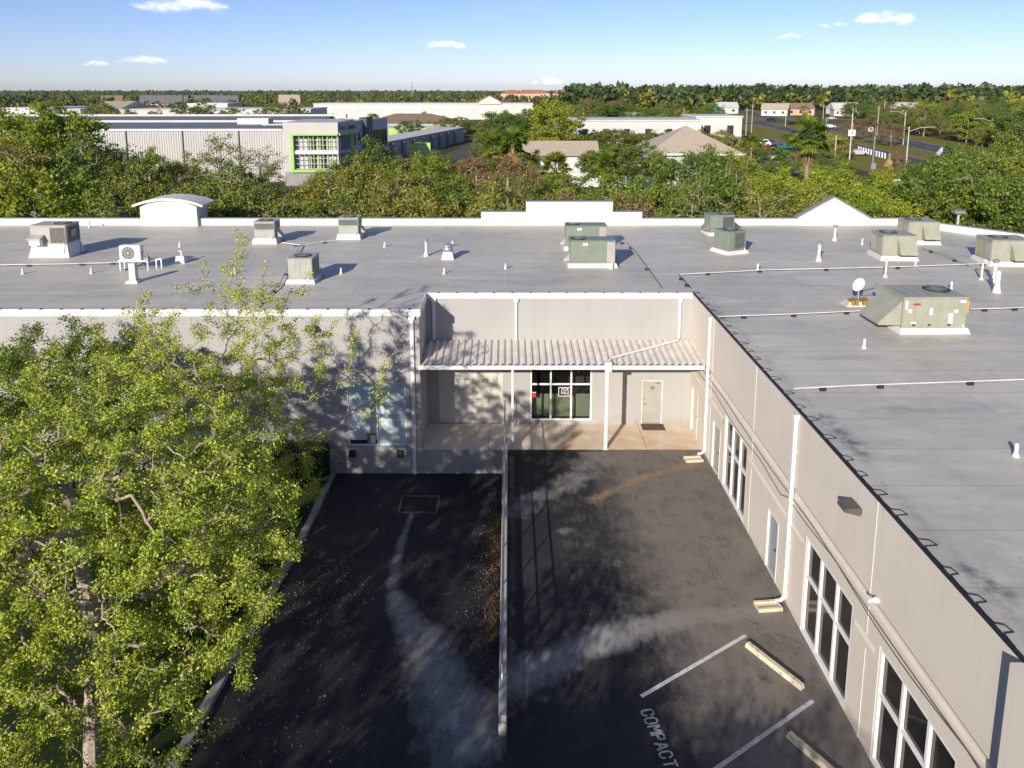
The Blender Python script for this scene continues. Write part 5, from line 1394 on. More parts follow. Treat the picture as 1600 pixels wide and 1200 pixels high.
# corner block
part('ribbed_wall', M['ribwall'], sb, (-8.55, -.02, .0, 14, 8.32, 10.05), (-8.55, -7.4, .0, 14, 2.2, 8.32))
skew(part('roof', M['farroof'], sb, (-12, -.1, .4, 20, 9.6, 9.75)))
part('base_wall', M['greyblock'], sb, (-8.55, -.02, .05, 14, 0, 2.2), (-.02, .04, .05, .06, 0, 2.2))
skew(part('base_wall', M['greyblock'], sb, (-.5, .045, .05, 20, 0, 2.2)))
def tint_glass(): return M['glass']
def storage_window(x0, x1, z0, z1, y, lab):
    w = part('window', M['bluepanel'], sb, (x0, x1, y, y + .2, z1 - .12, z1), (x0, x1, y, y + .2, z0, z0 + .12))
    w['label'] = lab
    mb = MB(); mb.quad((x0, y + .9, z0), (x1, y + .9, z0), (x1, y + .9, z1), (x0, y + .9, z1)); mb.build('inner_wall', M['farwhite'], w)
    mb = MB()
    n = 9
    for k in range(n + 1):
        t = x0 + (x1 - x0) * k / n; mb.box(t - .05, t + .05, y, y + .12, z0, z1)
    for z in (z0 + (z1 - z0) * .36, z0 + (z1 - z0) * .7): mb.box(x0, x1, y + .02, y + .1, z - .04, z + .04)
    mb.build('mullions', M['bluepanel'], w)
    mb = MB(); 
    for a in (.33, .5, .56, .72, .82): mb.box(x0 + (x1 - x0) * a, x0 + (x1 - x0) * (a + .045), y + .7, y + .88, z0, z1)
    mb.build('locker_doors', M['lime'], w)
    mb = MB()
    for a in (.29, .42, .66): mb.box(x0 + (x1 - x0) * a, x0 + (x1 - x0) * (a + .04), y + .6, y + .86, z0, z1)
    mb.build('dark_doorways', M['dark'], w)
    return w
storage_window(-6.9, -.2, 5.62, 8.0, .15, 'upper glazed bay with green locker doors behind')
storage_window(-6.9, -.2, 2.65, 5.1, .15, 'lower glazed bay with green locker doors behind')
part('spandrel', M['white'], sb, (-6.95, -.05, -.06, .25, 5.12, 5.6))
part('green_frame', M['lime'], sb, (-7.4, -6.95, -.35, .6, 2.2, 8.32), (-6.95, .05, -.35, .4, 8.02, 8.32), (-6.95, .05, -.35, .4, 2.2, 2.62))
# side face
skew(part('side_wall', M['bluepanel'], sb, (-.02, .05, 0, 20, 8.32, 10.05), (-.02, .04, 4.9, 20, 2.2, 8.32)))
mb = MB(); mb.quad((-.1, .2, 2.6), (-.1, 4.5, 2.6), (-.1, 4.5, 8.0), (-.1, .2, 8.0)); sw = skew(mb.build('side_window', M['glass'], sb))
mb = MB()
for y in np.linspace(.1, 4.5, 8): mb.box(-.08, .03, y - .05, y + .05, 2.6, 8.0)
mb.box(-.06, .06, .1, 4.5, 5.1, 5.6); skew(mb.build('mullions', M['bluepanel'], sw))
skew(part('green_frame', M['lime'], sb, (.0, .40, .0, 4.9, 8.0, 8.35), (.0, .40, .0, 4.9, 2.2, 2.62), (.0, .40, 4.5, 4.9, 2.62, 8.0)))
for y in (5.4, 7.2):
    for z in (3.0, 6.0): skew(part('narrow_window', M['glass'], sb, (.045, .06, y, y + 1.0, z, z + 2)))
skew(part('stair_tower', M['navy'], sb, (-.5, .75, 9.2, 11.6, 0, 10.5)))
for k in range(6): skew(part('side_bay_window', M['glass'], sb, (.045, .07, 12.2 + 1.25 * k, 13.2 + 1.25 * k, 5.0, 8.1)))
tx = text_mesh('lettering', 'Extra', 1.25, M['navy'], sb, (.07 + .25 * 1.75, 1.75, 9.2), (R(90), 0, R(76)), .02)
tx = text_mesh('lettering', 'Space', 1.35, M['dark'], sb, (.08 + .25 * 5.0, 5.0, 9.2), (R(90), 0, R(76)), .03)
# low rows of the storage yard
a = empty('storage_row', (-38, 232, 0), 'low grey storage row with lime green doors behind the yard', 'building')
part('wall', M['greyblock'], a, (-6, 21, 0, 8, 0, 4.2)); part('roof', M['farroof'], a, (-6.3, 21.3, -.3, 8.3, 4.2, 4.5))
for k in range(8): part('roller_door', M['lime'], a, (-5 + 3.2 * k, -2.4 + 3.2 * k, -.05, -.005, 0, 3.4))
a = empty('storage_row', (-26.5, 160, 0), 'low storage row with long pale roof running away beside the road', 'building', rz=R(-12))
part('wall', M['bluepanel'], a, (-7, 0, 0, 64, 0, 3.9)); part('roof', M['farroof'], a, (-7.3, .3, -.3, 64.3, 3.9, 4.15))
for k in range(8): part('buttress', M['greyblock'], a, (.31, .8, 4 + 7 * k, 5.2 + 7 * k, 0, 3.6))
a = empty('monument_sign', (-17.2, 152, 0), 'lime green sign box on a grey pillar beside the side road', 'sign')
part('pillar', M['bluepanel'], a, (-1.2, .9, 0, .8, 0, 2.2)); part('board', M['lime'], a, (-1.7, 1.5, -.1, .9, 2.2, 4.6))
text_mesh('lettering', 'Extra', .8, M['white'], a, (-.1, -.13, 3.8), (R(90), 0, 0), .01); text_mesh('lettering', 'Space', .8, M['white'], a, (-.1, -.13, 3.0), (R(90), 0, 0), .01)

def shed(name, x0, x1, y0, d, h, wm, rm, label, gable=None, pitch=0, windows=0, cat='building', group=None, rz=0, par=.4):
    e = empty(name, ((x0 + x1) / 2, y0, 0), label, cat, group, rz)
    w = (x1 - x0) / 2
    part('wall', wm, e, (-w, w, 0, d, 0, h))
    if pitch:
        mb = MB(); ov = .5
        mb.add([(-w - ov, -ov, h + .01), (w + ov, -ov, h + .01), (w + ov, d + ov, h + .01), (-w - ov, d + ov, h + .01), (-w + (d / 2 if pitch < 0 else -ov), d / 2, h + abs(pitch)), (w - (d / 2 if pitch < 0 else -ov), d / 2, h + abs(pitch))], [(0, 1, 5, 4), (1, 2, 5), (2, 3, 4, 5), (3, 0, 4), (0, 3, 2, 1)])
        mb.build('roof', rm, e)
    else:
        part('roof', rm, e, (-w - .2, w + .2, -.2, d + .2, h, h + par))
    for k in range(windows):
        t = -w + (k + .5) * 2 * w / windows; part('window', M['dark'], e, (t - .14 * 2 * w / windows, t + .14 * 2 * w / windows, -.04, -.005, h * .35, h * .72))
    if gable:
        gx, gw, gh = gable
        mb = MB(); mb.prism([(gx - gw, h), (gx + gw, h), (gx + gw, h + gh * .25), (gx, h + gh), (gx - gw, h + gh * .25)], -.6, 6); mb.build('gable', wm, e)
        mb = MB(); mb.prism([(gx - gw * 1.15, h + gh * .2), (gx, h + gh + .1), (gx + gw * 1.15, h + gh * .2), (gx + gw * 1.15, h + gh * .2 + .3), (gx, h + gh + .5), (gx - gw * 1.15, h + gh * .2 + .3)], -.8, 7); mb.build('gable_roof', M['greyroof'], e)
    return e
shed('warehouse', -97, 12, 380, 30, 7.6, M['farwhite'], M['farroof'], 'very long low white warehouse with a small gable, on the horizon left of centre', gable=(33, 5.5, 4.0), windows=0)
shed('warehouse', -222, -196, 335, 30, 6.6, M['farwhite'], M['farroof'], 'white flat warehouse at the far left picture edge', windows=3)
shed('warehouse', -194, -186, 332, 14, 6.2, M['farwhite'], M['farroof'], 'pale low warehouse left of the cream gabled hall', windows=2)
shed('gabled_hall', -185, -172, 338, 30, 6.4, M['peach'], M['tanroof'], 'cream gabled hall among the far left warehouses', pitch=3.2, windows=1, rz=0)
shed('warehouse', -171, -134, 330, 30, 6.0, M['farwhite'], M['farroof'], 'pale low warehouse right of the cream gabled hall', windows=0)
shed('warehouse', -152, -133, 362, 20, 8.0, M['farwhite'], M['farroof'], 'cream two-window warehouse behind the pale ones at far left', windows=2)
shed('warehouse', -131, -86, 332, 30, 6.2, M['farwhite'], M['farroof'], 'pale low warehouse behind the storage building roof', windows=0)
shed('brown_roof_building', -50, -16, 252, 22, 3.6, M['peach'], M['brownroof'], 'wide brown shingle roofed building behind the green storage row', pitch=-3.2, windows=7)
shed('tan_roof_building', 2.8, 15.2, 130, 9, 3.9, M['farwhite'], M['tanroof'], 'low building with ribbed tan metal roof left of the hip roof', pitch=2.3, windows=3)
hp = shed('hip_roof_building', 25, 41, 134, 16, 4.0, M['farwhite'], M['tanroof'], 'building with a large tan hip roof above pale blue shopfront', pitch=-4.5, windows=0)
for k in range(5): part('shopfront_window', M['blind'], hp, (-7 + 2.9 * k, -4.6 + 2.9 * k, -.05, -.005, .6, 3.2))
part('fascia', M['trim'], hp, (-8.6, 8.6, -.75, -.5, 3.7, 4.02))
shed('white_shop', 17, 50, 198, 18, 6.9, M['farwhite'], M['farroof'], 'low white shop row with flat roof behind the tan roofs', windows=6)
shed('white_shop', 50.6, 63, 206, 16, 7.6, M['farwhite'], M['farroof'], 'taller white flat-roofed shop at the right end of the row', windows=2)
shed('teal_kiosk', 44, 48, 282, 5, 6, M['teal'], M['white'], 'small teal painted kiosk among trees behind the shops', windows=1)
shed('teal_kiosk', 85, 90, 322, 6, 5, M['farwhite'], M['teal'], 'small white kiosk with teal roof beyond the shops', pitch=2, windows=1)
# white boundary wall behind the palms
for (x0, x1, lab) in ((1.2, 19, 'long white boundary wall behind the palms, left stretch'), (19.5, 33, 'white boundary wall behind the bushes, right stretch')):
    e = empty('boundary_wall', ((x0 + x1) / 2, 119, 0), lab, 'wall'); w = (x1 - x0) / 2
    part('wall', M['white'], e, (-w, w, 0, .25, 0, 2.15)); part('coping', M['farroof'], e, (-w - .05, w + .05, -.06, .31, 2.15, 2.25))
# houses far right and left
hs = [(150, 'farwhite', 'tanroof', 432, 14, 'small white house with tan roof beyond the side street, left of the others'), (168, 'peach', 'brownroof', 440, 16, 'peach house with brown roof beyond the side street'), (188, 'farwhite', 'farroof', 428, 11, 'white gabled house beyond the side street'), (206, 'farwhite', 'tanroof', 462, 18, 'long pale house with tan roof behind the white gabled one'), (228, 'farwhite', 'farroof', 430, 12, 'white house half hidden by trees right of the gabled one'), (132, 'farwhite', 'farroof', 470, 18, 'low white far house left of the side street poles'), (248, 'farwhite', 'tanroof', 470, 14, 'pale far house near the reddish bare trees')]
for x, wm, rm, y, w_, lab in hs: shed('house', x - w_ / 2, x + w_ / 2, y, 10, 3.6, M[wm], M[rm], lab, pitch=3.4, windows=3, cat='house', group='far houses', rz=R((x * 7) % 50 - 25))
hs = [(-262, 'ltorange', 'brownroof', 505, 12, 'orange gabled house on the far left horizon'), (-236, 'peach', 'greyroof', 520, 26, 'grey roofed house right of the orange gable on the left horizon'), (-205, 'ltorange', 'greyroof', 515, 24, 'wide grey roofed house with orange wall on the left horizon'), (-186, 'peach', 'greyroof', 505, 14, 'small peach house with grey roof on the left horizon'), (-160, 'peach', 'tanroof', 560, 14, 'small white roofed house on the left horizon')]
for x, wm, rm, y, w_, lab in hs: shed('house', x - w_ / 2, x + w_ / 2, y, 11, 5.2, M[wm], M[rm], lab, pitch=5.5, windows=2, cat='house', group='far houses on the left', rz=R(20))
hs = [(3, 860, 24, 'peach hotel block with terracotta roof, left of three on the horizon'), (28, 900, 40, 'peach hotel block with terracotta roof, middle of three on the horizon'), (66, 880, 30, 'peach hotel block with terracotta roof, right of three on the horizon')]
for x, y, w_, lab in hs: shed('hotel', x - w_ / 2, x + w_ / 2, y, 16, 9.5, M['peach'], M['terracotta'], lab, pitch=-4, windows=6, cat='hotel', group='hotels on the horizon')
e = empty('radio_mast', (-176, 1400, 0), 'thin dark radio mast on the horizon left of centre', 'mast')
MB().tube([(0, 0, 0), (0, 0, 27)], [1.0, .55], 5).build('mast', M['steelgrey'], e)

# poles and lamps along the highway
def pole_at(u, vb, vt, r, m, name, label, cat, group):
    x, y = at_level(u, vb, 0); _, z = at_depth(u, vt, y)
    e = empty(name, (x, y, 0), label, cat, group); MB().tube([(0, 0, 0), (0, 0, z)], [r, r * .7], 7).build('pole', m, e)
    return e, z
LG = 'street lamps by the highway'; UG = 'utility poles by the highway'
e, z = pole_at(1415, 265, 198, .14, M['pole'], 'street_lamp', 'street lamp with long arm to the right over the near carriageway', 'street lamp', LG)
MB().tube([(0, 0, z - .9), (2.0, 0, z - .2), (4.2, 0, z - .05)], .06, 5).build('arm', M['pole'], e); MB().bbox(4.0, 4.9, -.15, .15, z - .15, z + .05, .03).build('lamp_head', M['galv'], e)
e, z = pole_at(1546, 228, 185, .16, M['pole'], 'street_lamp', 'street lamp with arm to the left before the dense right trees', 'street lamp', LG)
MB().tube([(0, 0, z - .9), (-2.4, 0, z - .1), (-4.4, 0, z)], .07, 5).build('arm', M['pole'], e); MB().bbox(-5.2, -4.3, -.15, .15, z - .1, z + .12, .03).build('lamp_head', M['galv'], e)
e, z = pole_at(1411, 226, 174, .15, M['pole'], 'street_lamp', 'street lamp with short arm to the left behind the red bare trees', 'street lamp', LG)
MB().tube([(0, 0, z - .8), (-2, 0, z - .1), (-3.6, 0, z)], .07, 5).build('arm', M['pole'], e); MB().bbox(-4.4, -3.5, -.15, .15, z - .1, z + .12, .03).build('lamp_head', M['galv'], e)
for (u_, vb, vt, lab) in ((1304, 252, 211, 'plain pale pole left of the pole carrying the white box'), (1370, 212, 165, 'pale pole with crossarm, left of three behind the red trees'), (1380, 195, 157, 'tall leaning pole with crossarm, middle of three behind the red trees'), (1390, 195, 164, 'pale pole with crossarm, right of three behind the red trees'), (1165, 216, 168, 'thin pale pole at the left end of the highway'), (1174, 208, 163, 'taller thin pale pole beside the left end of the highway'), (1227, 198, 176, 'short pale pole beyond the side street'), (1285, 198, 163, 'pale pole at the corner of the highway and side street'), (1290, 208, 184, 'short silver pole at the corner of the highway'), (1331, 200, 168, 'pale pole left of the red bare trees'), (1505, 192, 171, 'pale pole rising from the trees at right'), (1268, 190, 168, 'thin far pole near the white gabled house')):
    e, z = pole_at(u_, vb, vt, .13, M['pole'], 'utility_pole', lab, 'pole', UG)
    MB().box(-.9, .9, -.06, .06, z - .9, z - .75).build('crossarm', M['wood'], e)
e, z = pole_at(1327, 252, 178, .17, M['pole'], 'utility_pole', 'pale pole carrying a white square box halfway up', 'pole', UG)
mb = MB(); mb.bbox(-.75, .75, -.3, -.18, 5.4, 6.7, .03); bx = mb.build('white_box', M['white'], e); MB().box(.0, .18, -.32, -.305, 5.75, 6.25).build('dark_mark', M['navy'], bx)
e, z = pole_at(1363, 264, 213, .16, M['galv'], 'utility_pole', 'thick silver pole with a small cabinet at its base', 'pole', UG)
MB().bbox(-.5, .4, -.6, -.15, 0, 1.2, .04).build('cabinet', M['galv'], e)
e = empty('yard_lamp', (35.2, 58.5, 0), 'shoebox lamp on a pole standing behind the right parapet', 'lamp')
MB().tube([(0, 0, 0), (0, 0, 5.7)], .09, 8).build('pole', M['pole'], e); MB().bbox(-.42, .42, -.3, .3, 5.7, 5.95, .04).build('lamp_head', M['steelgrey'], e)
# little white fence by the road
e = empty('roadside_fence', (83.5, 168, 0), 'short white post fence beside the near carriageway', 'fence', rz=R(-9))
for k in range(11): MB().box(-.12, .12, k * 2.0, k * 2.0 + .25, 0, 1.2).build('post', M['white'], e)
MB().box(-.05, .05, 0, 20.2, .85, 1.0).build('rail', M['white'], e)
# roadside signs seen beyond the right trees
e = empty('banner_sign', (60, 118, 0), 'low teal and white banner board at the edge of the right trees', 'sign')
part('board', M['teal'], e, (-2.8, 2.8, 0, .12, .6, 1.5)); part('stripe', M['white'], e, (-2.8, 2.8, -.02, -.002, 1.1, 1.4)); part('post', M['white'], e, (-2.9, -2.8, 0, .1, 0, 1.6), (2.8, 2.9, 0, .1, 0, 1.6))
x, y = at_level(1455, 268, 0)
e = empty('feather_flag', (x, y, 0), 'white and violet feather flag by the highway verge', 'flag')
MB().tube([(0, 0, 0), (.1, 0, 1.8), (.7, 0, 3.6), (1.6, 0, 4.6)], .04, 5).build('pole', M['steelgrey'], e)
mb = MB(); mb.add([(.12, .0, 1.4), (.72, 0, 3.6), (1.62, 0, 4.6), (2.1, 0, 4.3), (1.3, 0, 3.0), (.9, 0, 1.5), (.12, .03, 1.4), (.72, .03, 3.6), (1.62, .03, 4.6), (2.1, .03, 4.3), (1.3, .03, 3.0), (.9, .03, 1.5)], [(0, 1, 4, 5), (1, 2, 3, 4), (11, 10, 7, 6), (10, 9, 8, 7)]); mb.build('banner', M['bluepanel'], e)

# cars
CARC = {}
def car_mat(n, c):
    if n not in CARC: CARC[n] = plain('car_paint_' + n, c, .25, .05, 2)
    return CARC[n]
def car(x, y, rz, col, label, group, van=False):
    e = empty('parked_car' if 'parked' in label else 'car', (x, y, .02), label, 'car', group, rz)
    mb = MB()
    if van: pr = [(-2.3, .35), (2.3, .35), (2.32, .9), (1.9, 1.1), (1.3, 1.8), (-2.2, 1.85), (-2.32, .9)]
    else: pr = [(-2.2, .32), (2.2, .32), (2.25, .72), (1.3, .92), (.6, 1.42), (-1.0, 1.45), (-1.7, .98), (-2.25, .88)]
    n = len(pr); ws = [.88 if z < 1.0 else .70 for _, z in pr]
    mb.add([(a, -w, z) for (a, z), w in zip(pr, ws)] + [(a, w, z) for (a, z), w in zip(pr, ws)], [tuple(range(n)), tuple(range(2 * n - 1, n - 1, -1))] + [(k + n, (k + 1) % n + n, (k + 1) % n, k) for k in range(n)])
    mb.build('body', car_mat(*col), e)
    mb = MB()
    if van: mb.box(-1.9, 1.3, -.86, -.80, 1.1, 1.6); mb.box(-1.9, 1.3, .80, .86, 1.1, 1.6)
    else:
        for s_ in (-1, 1): mb.add([(-1.5, s_ * .83, .98), (1.1, s_ * .85, .96), (.55, s_ * .74, 1.36), (-.95, s_ * .74, 1.38)], [(0, 1, 2, 3)])
    mb.add([(1.28, -.7, .97), (1.28, .7, .97), (.66, .62, 1.40), (.66, -.62, 1.40)], [(0, 1, 2, 3)]); mb.add([(-1.72, -.7, 1.02), (-1.72, .7, 1.02), (-1.08, .62, 1.42), (-1.08, -.62, 1.42)], [(0, 3, 2, 1)])
    mb.build('windows', M['glass'], e)
    for a in (-1.38, 1.38):
        for s_ in (-1, 1): MB().tube([(a, s_ * .72, .33), (a, s_ * .92, .33)], .33, 12).build('wheel', M['tyre'], e)
    return e
W, K, RD, BL, SV, GR = ('white', (.75, .75, .75)), ('black', (.02, .02, .022)), ('red', (.22, .015, .025)), ('teal_blue', (.04, .16, .20)), ('silver', (.45, .46, .48)), ('charcoal', (.08, .085, .09))
PG = 'cars parked in the far lot'; HG = 'cars on the highway'
for (u_, v_, rz, c, lab, gp, vn) in ((1197, 236, 5, RD, 'dark red parked car left of the big palm', PG, False), (1190, 228, 5, W, 'white parked van behind the dark red car', PG, True), (1207, 227, 4, K, 'black parked car right of the white van', PG, False), (1216, 228, 4, GR, 'charcoal parked car beside the black one', PG, False), (1229, 233, 6, BL, 'teal blue parked car beside the big palm', PG, False), (1207, 250, 8, SV, 'silver parked car in the front row of the far lot', PG, False), (1219, 249, 8, K, 'black parked car in the front row of the far lot', PG, False), (1231, 248, 80, GR, 'charcoal parked car end-on in the front row', PG, False), (1225, 258, 65, W, 'white parked car nearest the camera in the far lot', PG, False), (1160, 221, 5, W, 'white parked van among palms at the left of the far lot', PG, True),
    (1170, 193, 3, GR, 'charcoal car on the far left of the side street', HG, False), (1205, 189, 3, K, 'black car in the middle of the side street', HG, False), (1239, 195, 10, K, 'black car seen near the top of the big palm', HG, False), (1278, 188, -10, ('maroon', (.08, .03, .03)), 'maroon car at the far corner of the side street', HG, False), (1299, 187, 0, SV, 'silver car at the far corner beside the maroon one', HG, False), (1296, 200, 2, W, 'white car by the highway corner poles', HG, False), (1325, 243, 5, K, 'black car under the red bare tree', HG, False), (1340, 243, 5, SV, 'silver car under the red bare tree', HG, False), (1361, 207, 60, W, 'white truck on the highway behind the red trees', HG, True),
    (898, 268, 4, W, 'white parked car before the tan roofed building', 'cars parked by the tan roofed building', False)):
    x, y = at_level(u_, v_, .0); car(x, y, R(rz), c, lab, gp, vn)

# ------------------------------------------------------------------ TREES BEHIND
VT = [(-60, 180), (0, 190), (40, 190), (90, 196), (108, 226), (160, 228), (200, 244), (250, 240), (300, 246), (345, 230), (380, 246), (430, 280), (480, 270), (530, 256), (590, 234), (640, 238), (680, 254), (740, 256), (790, 236), (850, 268), (900, 276), (960, 278), (1010, 280), (1070, 246), (1110, 232), (1150, 244), (1200, 260), (1260, 262), (1320, 272), (1400, 280), (1440, 256), (1480, 238), (1540, 216), (1600, 208), (1660, 205)]
def vt_at(u): return float(np.interp(u, [a for a, _ in VT], [b for _, b in VT]))
rt = random.Random(77)
def where_of(u, near):
    if u < 200: p = 'left of the arched parapet'
    elif u < 440: p = 'behind the arched parapet'
    elif u < 680: p = 'before the storage building corner'
    elif u < 830: p = 'left of the stepped parapet by the side road'
    elif u < 1010: p = 'right behind the stepped parapet'
    elif u < 1230: p = 'between the stepped parapet and the gable parapet'
    elif u < 1400: p = 'right behind the gable parapet'
    else: p = 'beyond the right parapet'
    return p + (', nearest row' if near == 0 else ', middle rows' if near == 1 else ', back row')
rows = [(56.5, 1.5, 5.6, .60, 0), (64, 2.2, 6.2, .78, 1), (74, 3, 6.8, .92, 1), (86, 4, 7.6, 1.0, 2), (101, 5, 9.0, 1.0, 2)]
BELT = []
for Y0, jy, sp, f, near in rows:
    span = Y0 * .70; x = -span - 2
    while x < span + 2:
        y = Y0 + rt.uniform(-jy, jy); xx = x + rt.uniform(-.8, .8)
        if Y0 < 62 and xx > 25: y += 6
        w_est = FPX / (_c * _c) / (y / 9.0 + _T); u = 795 + xx / 9.0 * w_est * _c
        vt = vt_at(u); target = 338 + (vt - 338) * f + (rt.uniform(-8, 14) if near == 0 else rt.uniform(-16, 20))
        z = at_depth(u, target, y)[1]
        if z > 4.2:
            z = min(z, 13.5)
            if u < 200: ki = rt.choice([LIME, LIME, OAK, OLIVE, OAK2, OLIVE2, LIME, SPARSE])
            elif u < 700: ki = rt.choice([OAK, OAK2, OLIVE, OLIVE2, LIME, OAK, OLIVE, PINE, SPARSE, OLIVE2])
            elif u < 1050: ki = rt.choice([OLIVE, OAK, LIME, OLIVE2, SPARSE, OAK2, OLIVE, RUSSET, SPARSE])
            elif u < 1400: ki = rt.choice([OAK, OAK2, OLIVE, LIME, OLIVE2, OAK2, SPARSE, SPARSE, LIME])
            else: ki = rt.choice([OAK, OAK2, LIME, OLIVE, OAK])
            wide = min(1.5, max(.9, 7.2 / z)) * rt.uniform(.9, 1.1)
            BELT.append((ki, xx, y, z, wide, u, near))
        x += sp * rt.uniform(.62, .95)
for ki, xx, y, z, wide, u, near in BELT:
    w_ = where_of(u, near); place_tree(ki, xx, y, z, rt.random() * 6.28, w_, 'trees ' + w_, wide)
# a few singled out trees that stand clear of the belt
for (u_, Y, vt, ki, wide, lab) in ((345, 98, 205, SPARSE, 1.2, 'tall open-branched tree standing out against the ribbed storage wall'), (405, 100, 225, SPARSE, 1.0, 'slim open-branched tree by the lime green window frame'), (160, 100, 222, OLIVE2, .9, 'ragged tree silhouetted on the left end of the ribbed storage wall'), (30, 96, 168, LIME, 1.2, 'tall bright green tree at the far left rising above the storage roof'), (85, 92, 164, LIME, 1.1, 'tall bright green tree, tallest at the left beside the storage roof'), (232, 96, 232, LIME, .9, 'bright green tree in the middle of the ribbed storage wall'),
    (590, 104, 238, OLIVE, 1.0, 'olive tree hiding the foot of the storage stair tower'), (625, 100, 243, OLIVE2, 1.0, 'olive tree right of the storage building by the green sign'), (1075, 86, 232, SPARSE, 1.3, 'open pale-twigged tree before the tan hip roof'), (1115, 88, 226, OLIVE2, 1.0, 'ragged olive tree before the right half of the tan hip roof'), (1150, 82, 245, SPARSE, 1.2, 'thin grey-twigged tree right of the tan hip roof'), (960, 112, 222, OAK, 1.25, 'large dark oak between the tan roof and the hip roof'), (1005, 118, 228, OAK2, 1.1, 'dark oak touching the left slope of the tan hip roof'), (925, 120, 238, OAK, .9, 'dark oak covering the right end of the low tan roof'), (835, 112, 236, LIME, .9, 'round yellow-green tree in front of the low tan roof'), (1405, 118, 232, RUSSET, .8, 'thin russet tree beside the dead palm'),
    (1395, 205, 190, RUSSET, 1.5, 'wide russet bare tree beyond the highway, right of the poles'), (1370, 215, 189, RUSSET, 1.4, 'russet bare tree in the highway row near the three poles'), (1335, 230, 183, RUSSET, 1.6, 'broad russet bare tree above the white box pole'), (1318, 165, 214, RUSSET, 1.6, 'low russet bare tree left of the white box pole'), (1132, 182, 200, RUSSET, 1.3, 'russet bush at the right of the tan hip roof'), (1440, 260, 170, RUSSET, 1.1, 'orange-brown tree in the woods right of the highway'), (1552, 220, 185, RUSSET, .9, 'orange-brown tree beside the right street lamp'), (925, 300, 150, RUSSET, 1.0, 'russet tree on the wooded rise right of centre'), (870, 165, 158, LIME, 1.2, 'yellow-green tree left of the white shops')):
    xx, z = at_depth(u_, vt, Y); place_tree(ki, xx, Y, max(3.5, z), rt.random() * 6, '', 'trees standing clear', wide, lab)

def near_poly(x, y, pts):
    best = 1e9
    for (ax, ay), (bx, by) in zip(pts[:-1], pts[1:]):
        dx, dy = bx - ax, by - ay; t = max(0, min(1, ((x - ax) * dx + (y - ay) * dy) / (dx * dx + dy * dy)))
        best = min(best, math.hypot(x - ax - t * dx, y - ay - t * dy))
    return best
FILL = [(166, 214, 226, 655, 770, 24, 'beside the storage row'), (168, 205, 214, 1120, 1180, 22, 'left of the far lot'), (172, 199, 208, 895, 1115, 22, 'before the white shops'), (150, 226, 244, 1120, 1240, 24, 'at the near edge of the far lot'), (128, 246, 262, 1140, 1350, 26, 'before the far lot'), (118, 240, 262, 640, 800, 27, 'by the near end of the side road'), (148, 222, 236, 700, 830, 27, 'along the side road'), (235, 178, 192, 640, 790, 26, 'beyond the storage rows'), (300, 162, 174, 830, 1130, 26, 'beyond the white shops'), (250, 178, 190, 900, 1120, 34, 'just behind the white shops'), (150, 228, 246, 1245, 1330, 30, 'right of the far lot'), (318, 158, 176, 80, 480, 40, 'before the far left warehouses'), (200, 178, 190, 440, 560, 34, 'behind the storage building corner')]
for Y_, va, vb_, ua, ub, st_, w_ in FILL:
    u_ = ua
    while u_ < ub:
        Y2 = Y_ + rt.uniform(-5, 5); x_, z_ = at_depth(u_, rt.uniform(va, vb_), Y2)
        if near_poly(x_, Y2, [(-19, 108), (-13.5, 146), (-7, 205), (2, 300)]) > 6.5:
            place_tree(rt.choice([OAK, OAK2, OLIVE, LIME, OLIVE2, OAK]), x_, Y2, max(3.2, z_), rt.random() * 6, w_, 'trees ' + w_, rt.uniform(1.1, 1.5))
        u_ += st_ * rt.uniform(.7, 1.2)
CLEAR = [(95, 445, 186, 240, 122), (440, 600, 186, 258, 119), (598, 720, 196, 226, 168), (545, 640, 179, 196, 250), (492, 830, 160, 172, 375), (0, 100, 160, 176, 325), (215, 480, 164, 176, 325), (820, 915, 219, 262, 130), (1012, 1145, 196, 245, 133), (892, 1112, 185, 203, 197), (1140, 1310, 184, 203, 320), (1168, 1238, 224, 258, 136), (1160, 1320, 156, 184, 420), (660, 775, 224, 268, 140), (1330, 1480, 203, 262, 150), (800, 900, 148, 160, 850)]
BOXES = [(-118, -22, 118, 165), (-50, -10, 150, 245), (-52, -14, 250, 278), (-100, 14, 376, 415), (-225, -84, 328, 385), (1, 17, 128, 142), (23, 43, 132, 153), (15, 65, 195, 226), (41, 68, 136, 216), (125, 260, 425, 480), (55, 240, 335, 368)]
count = 0; tries = 0
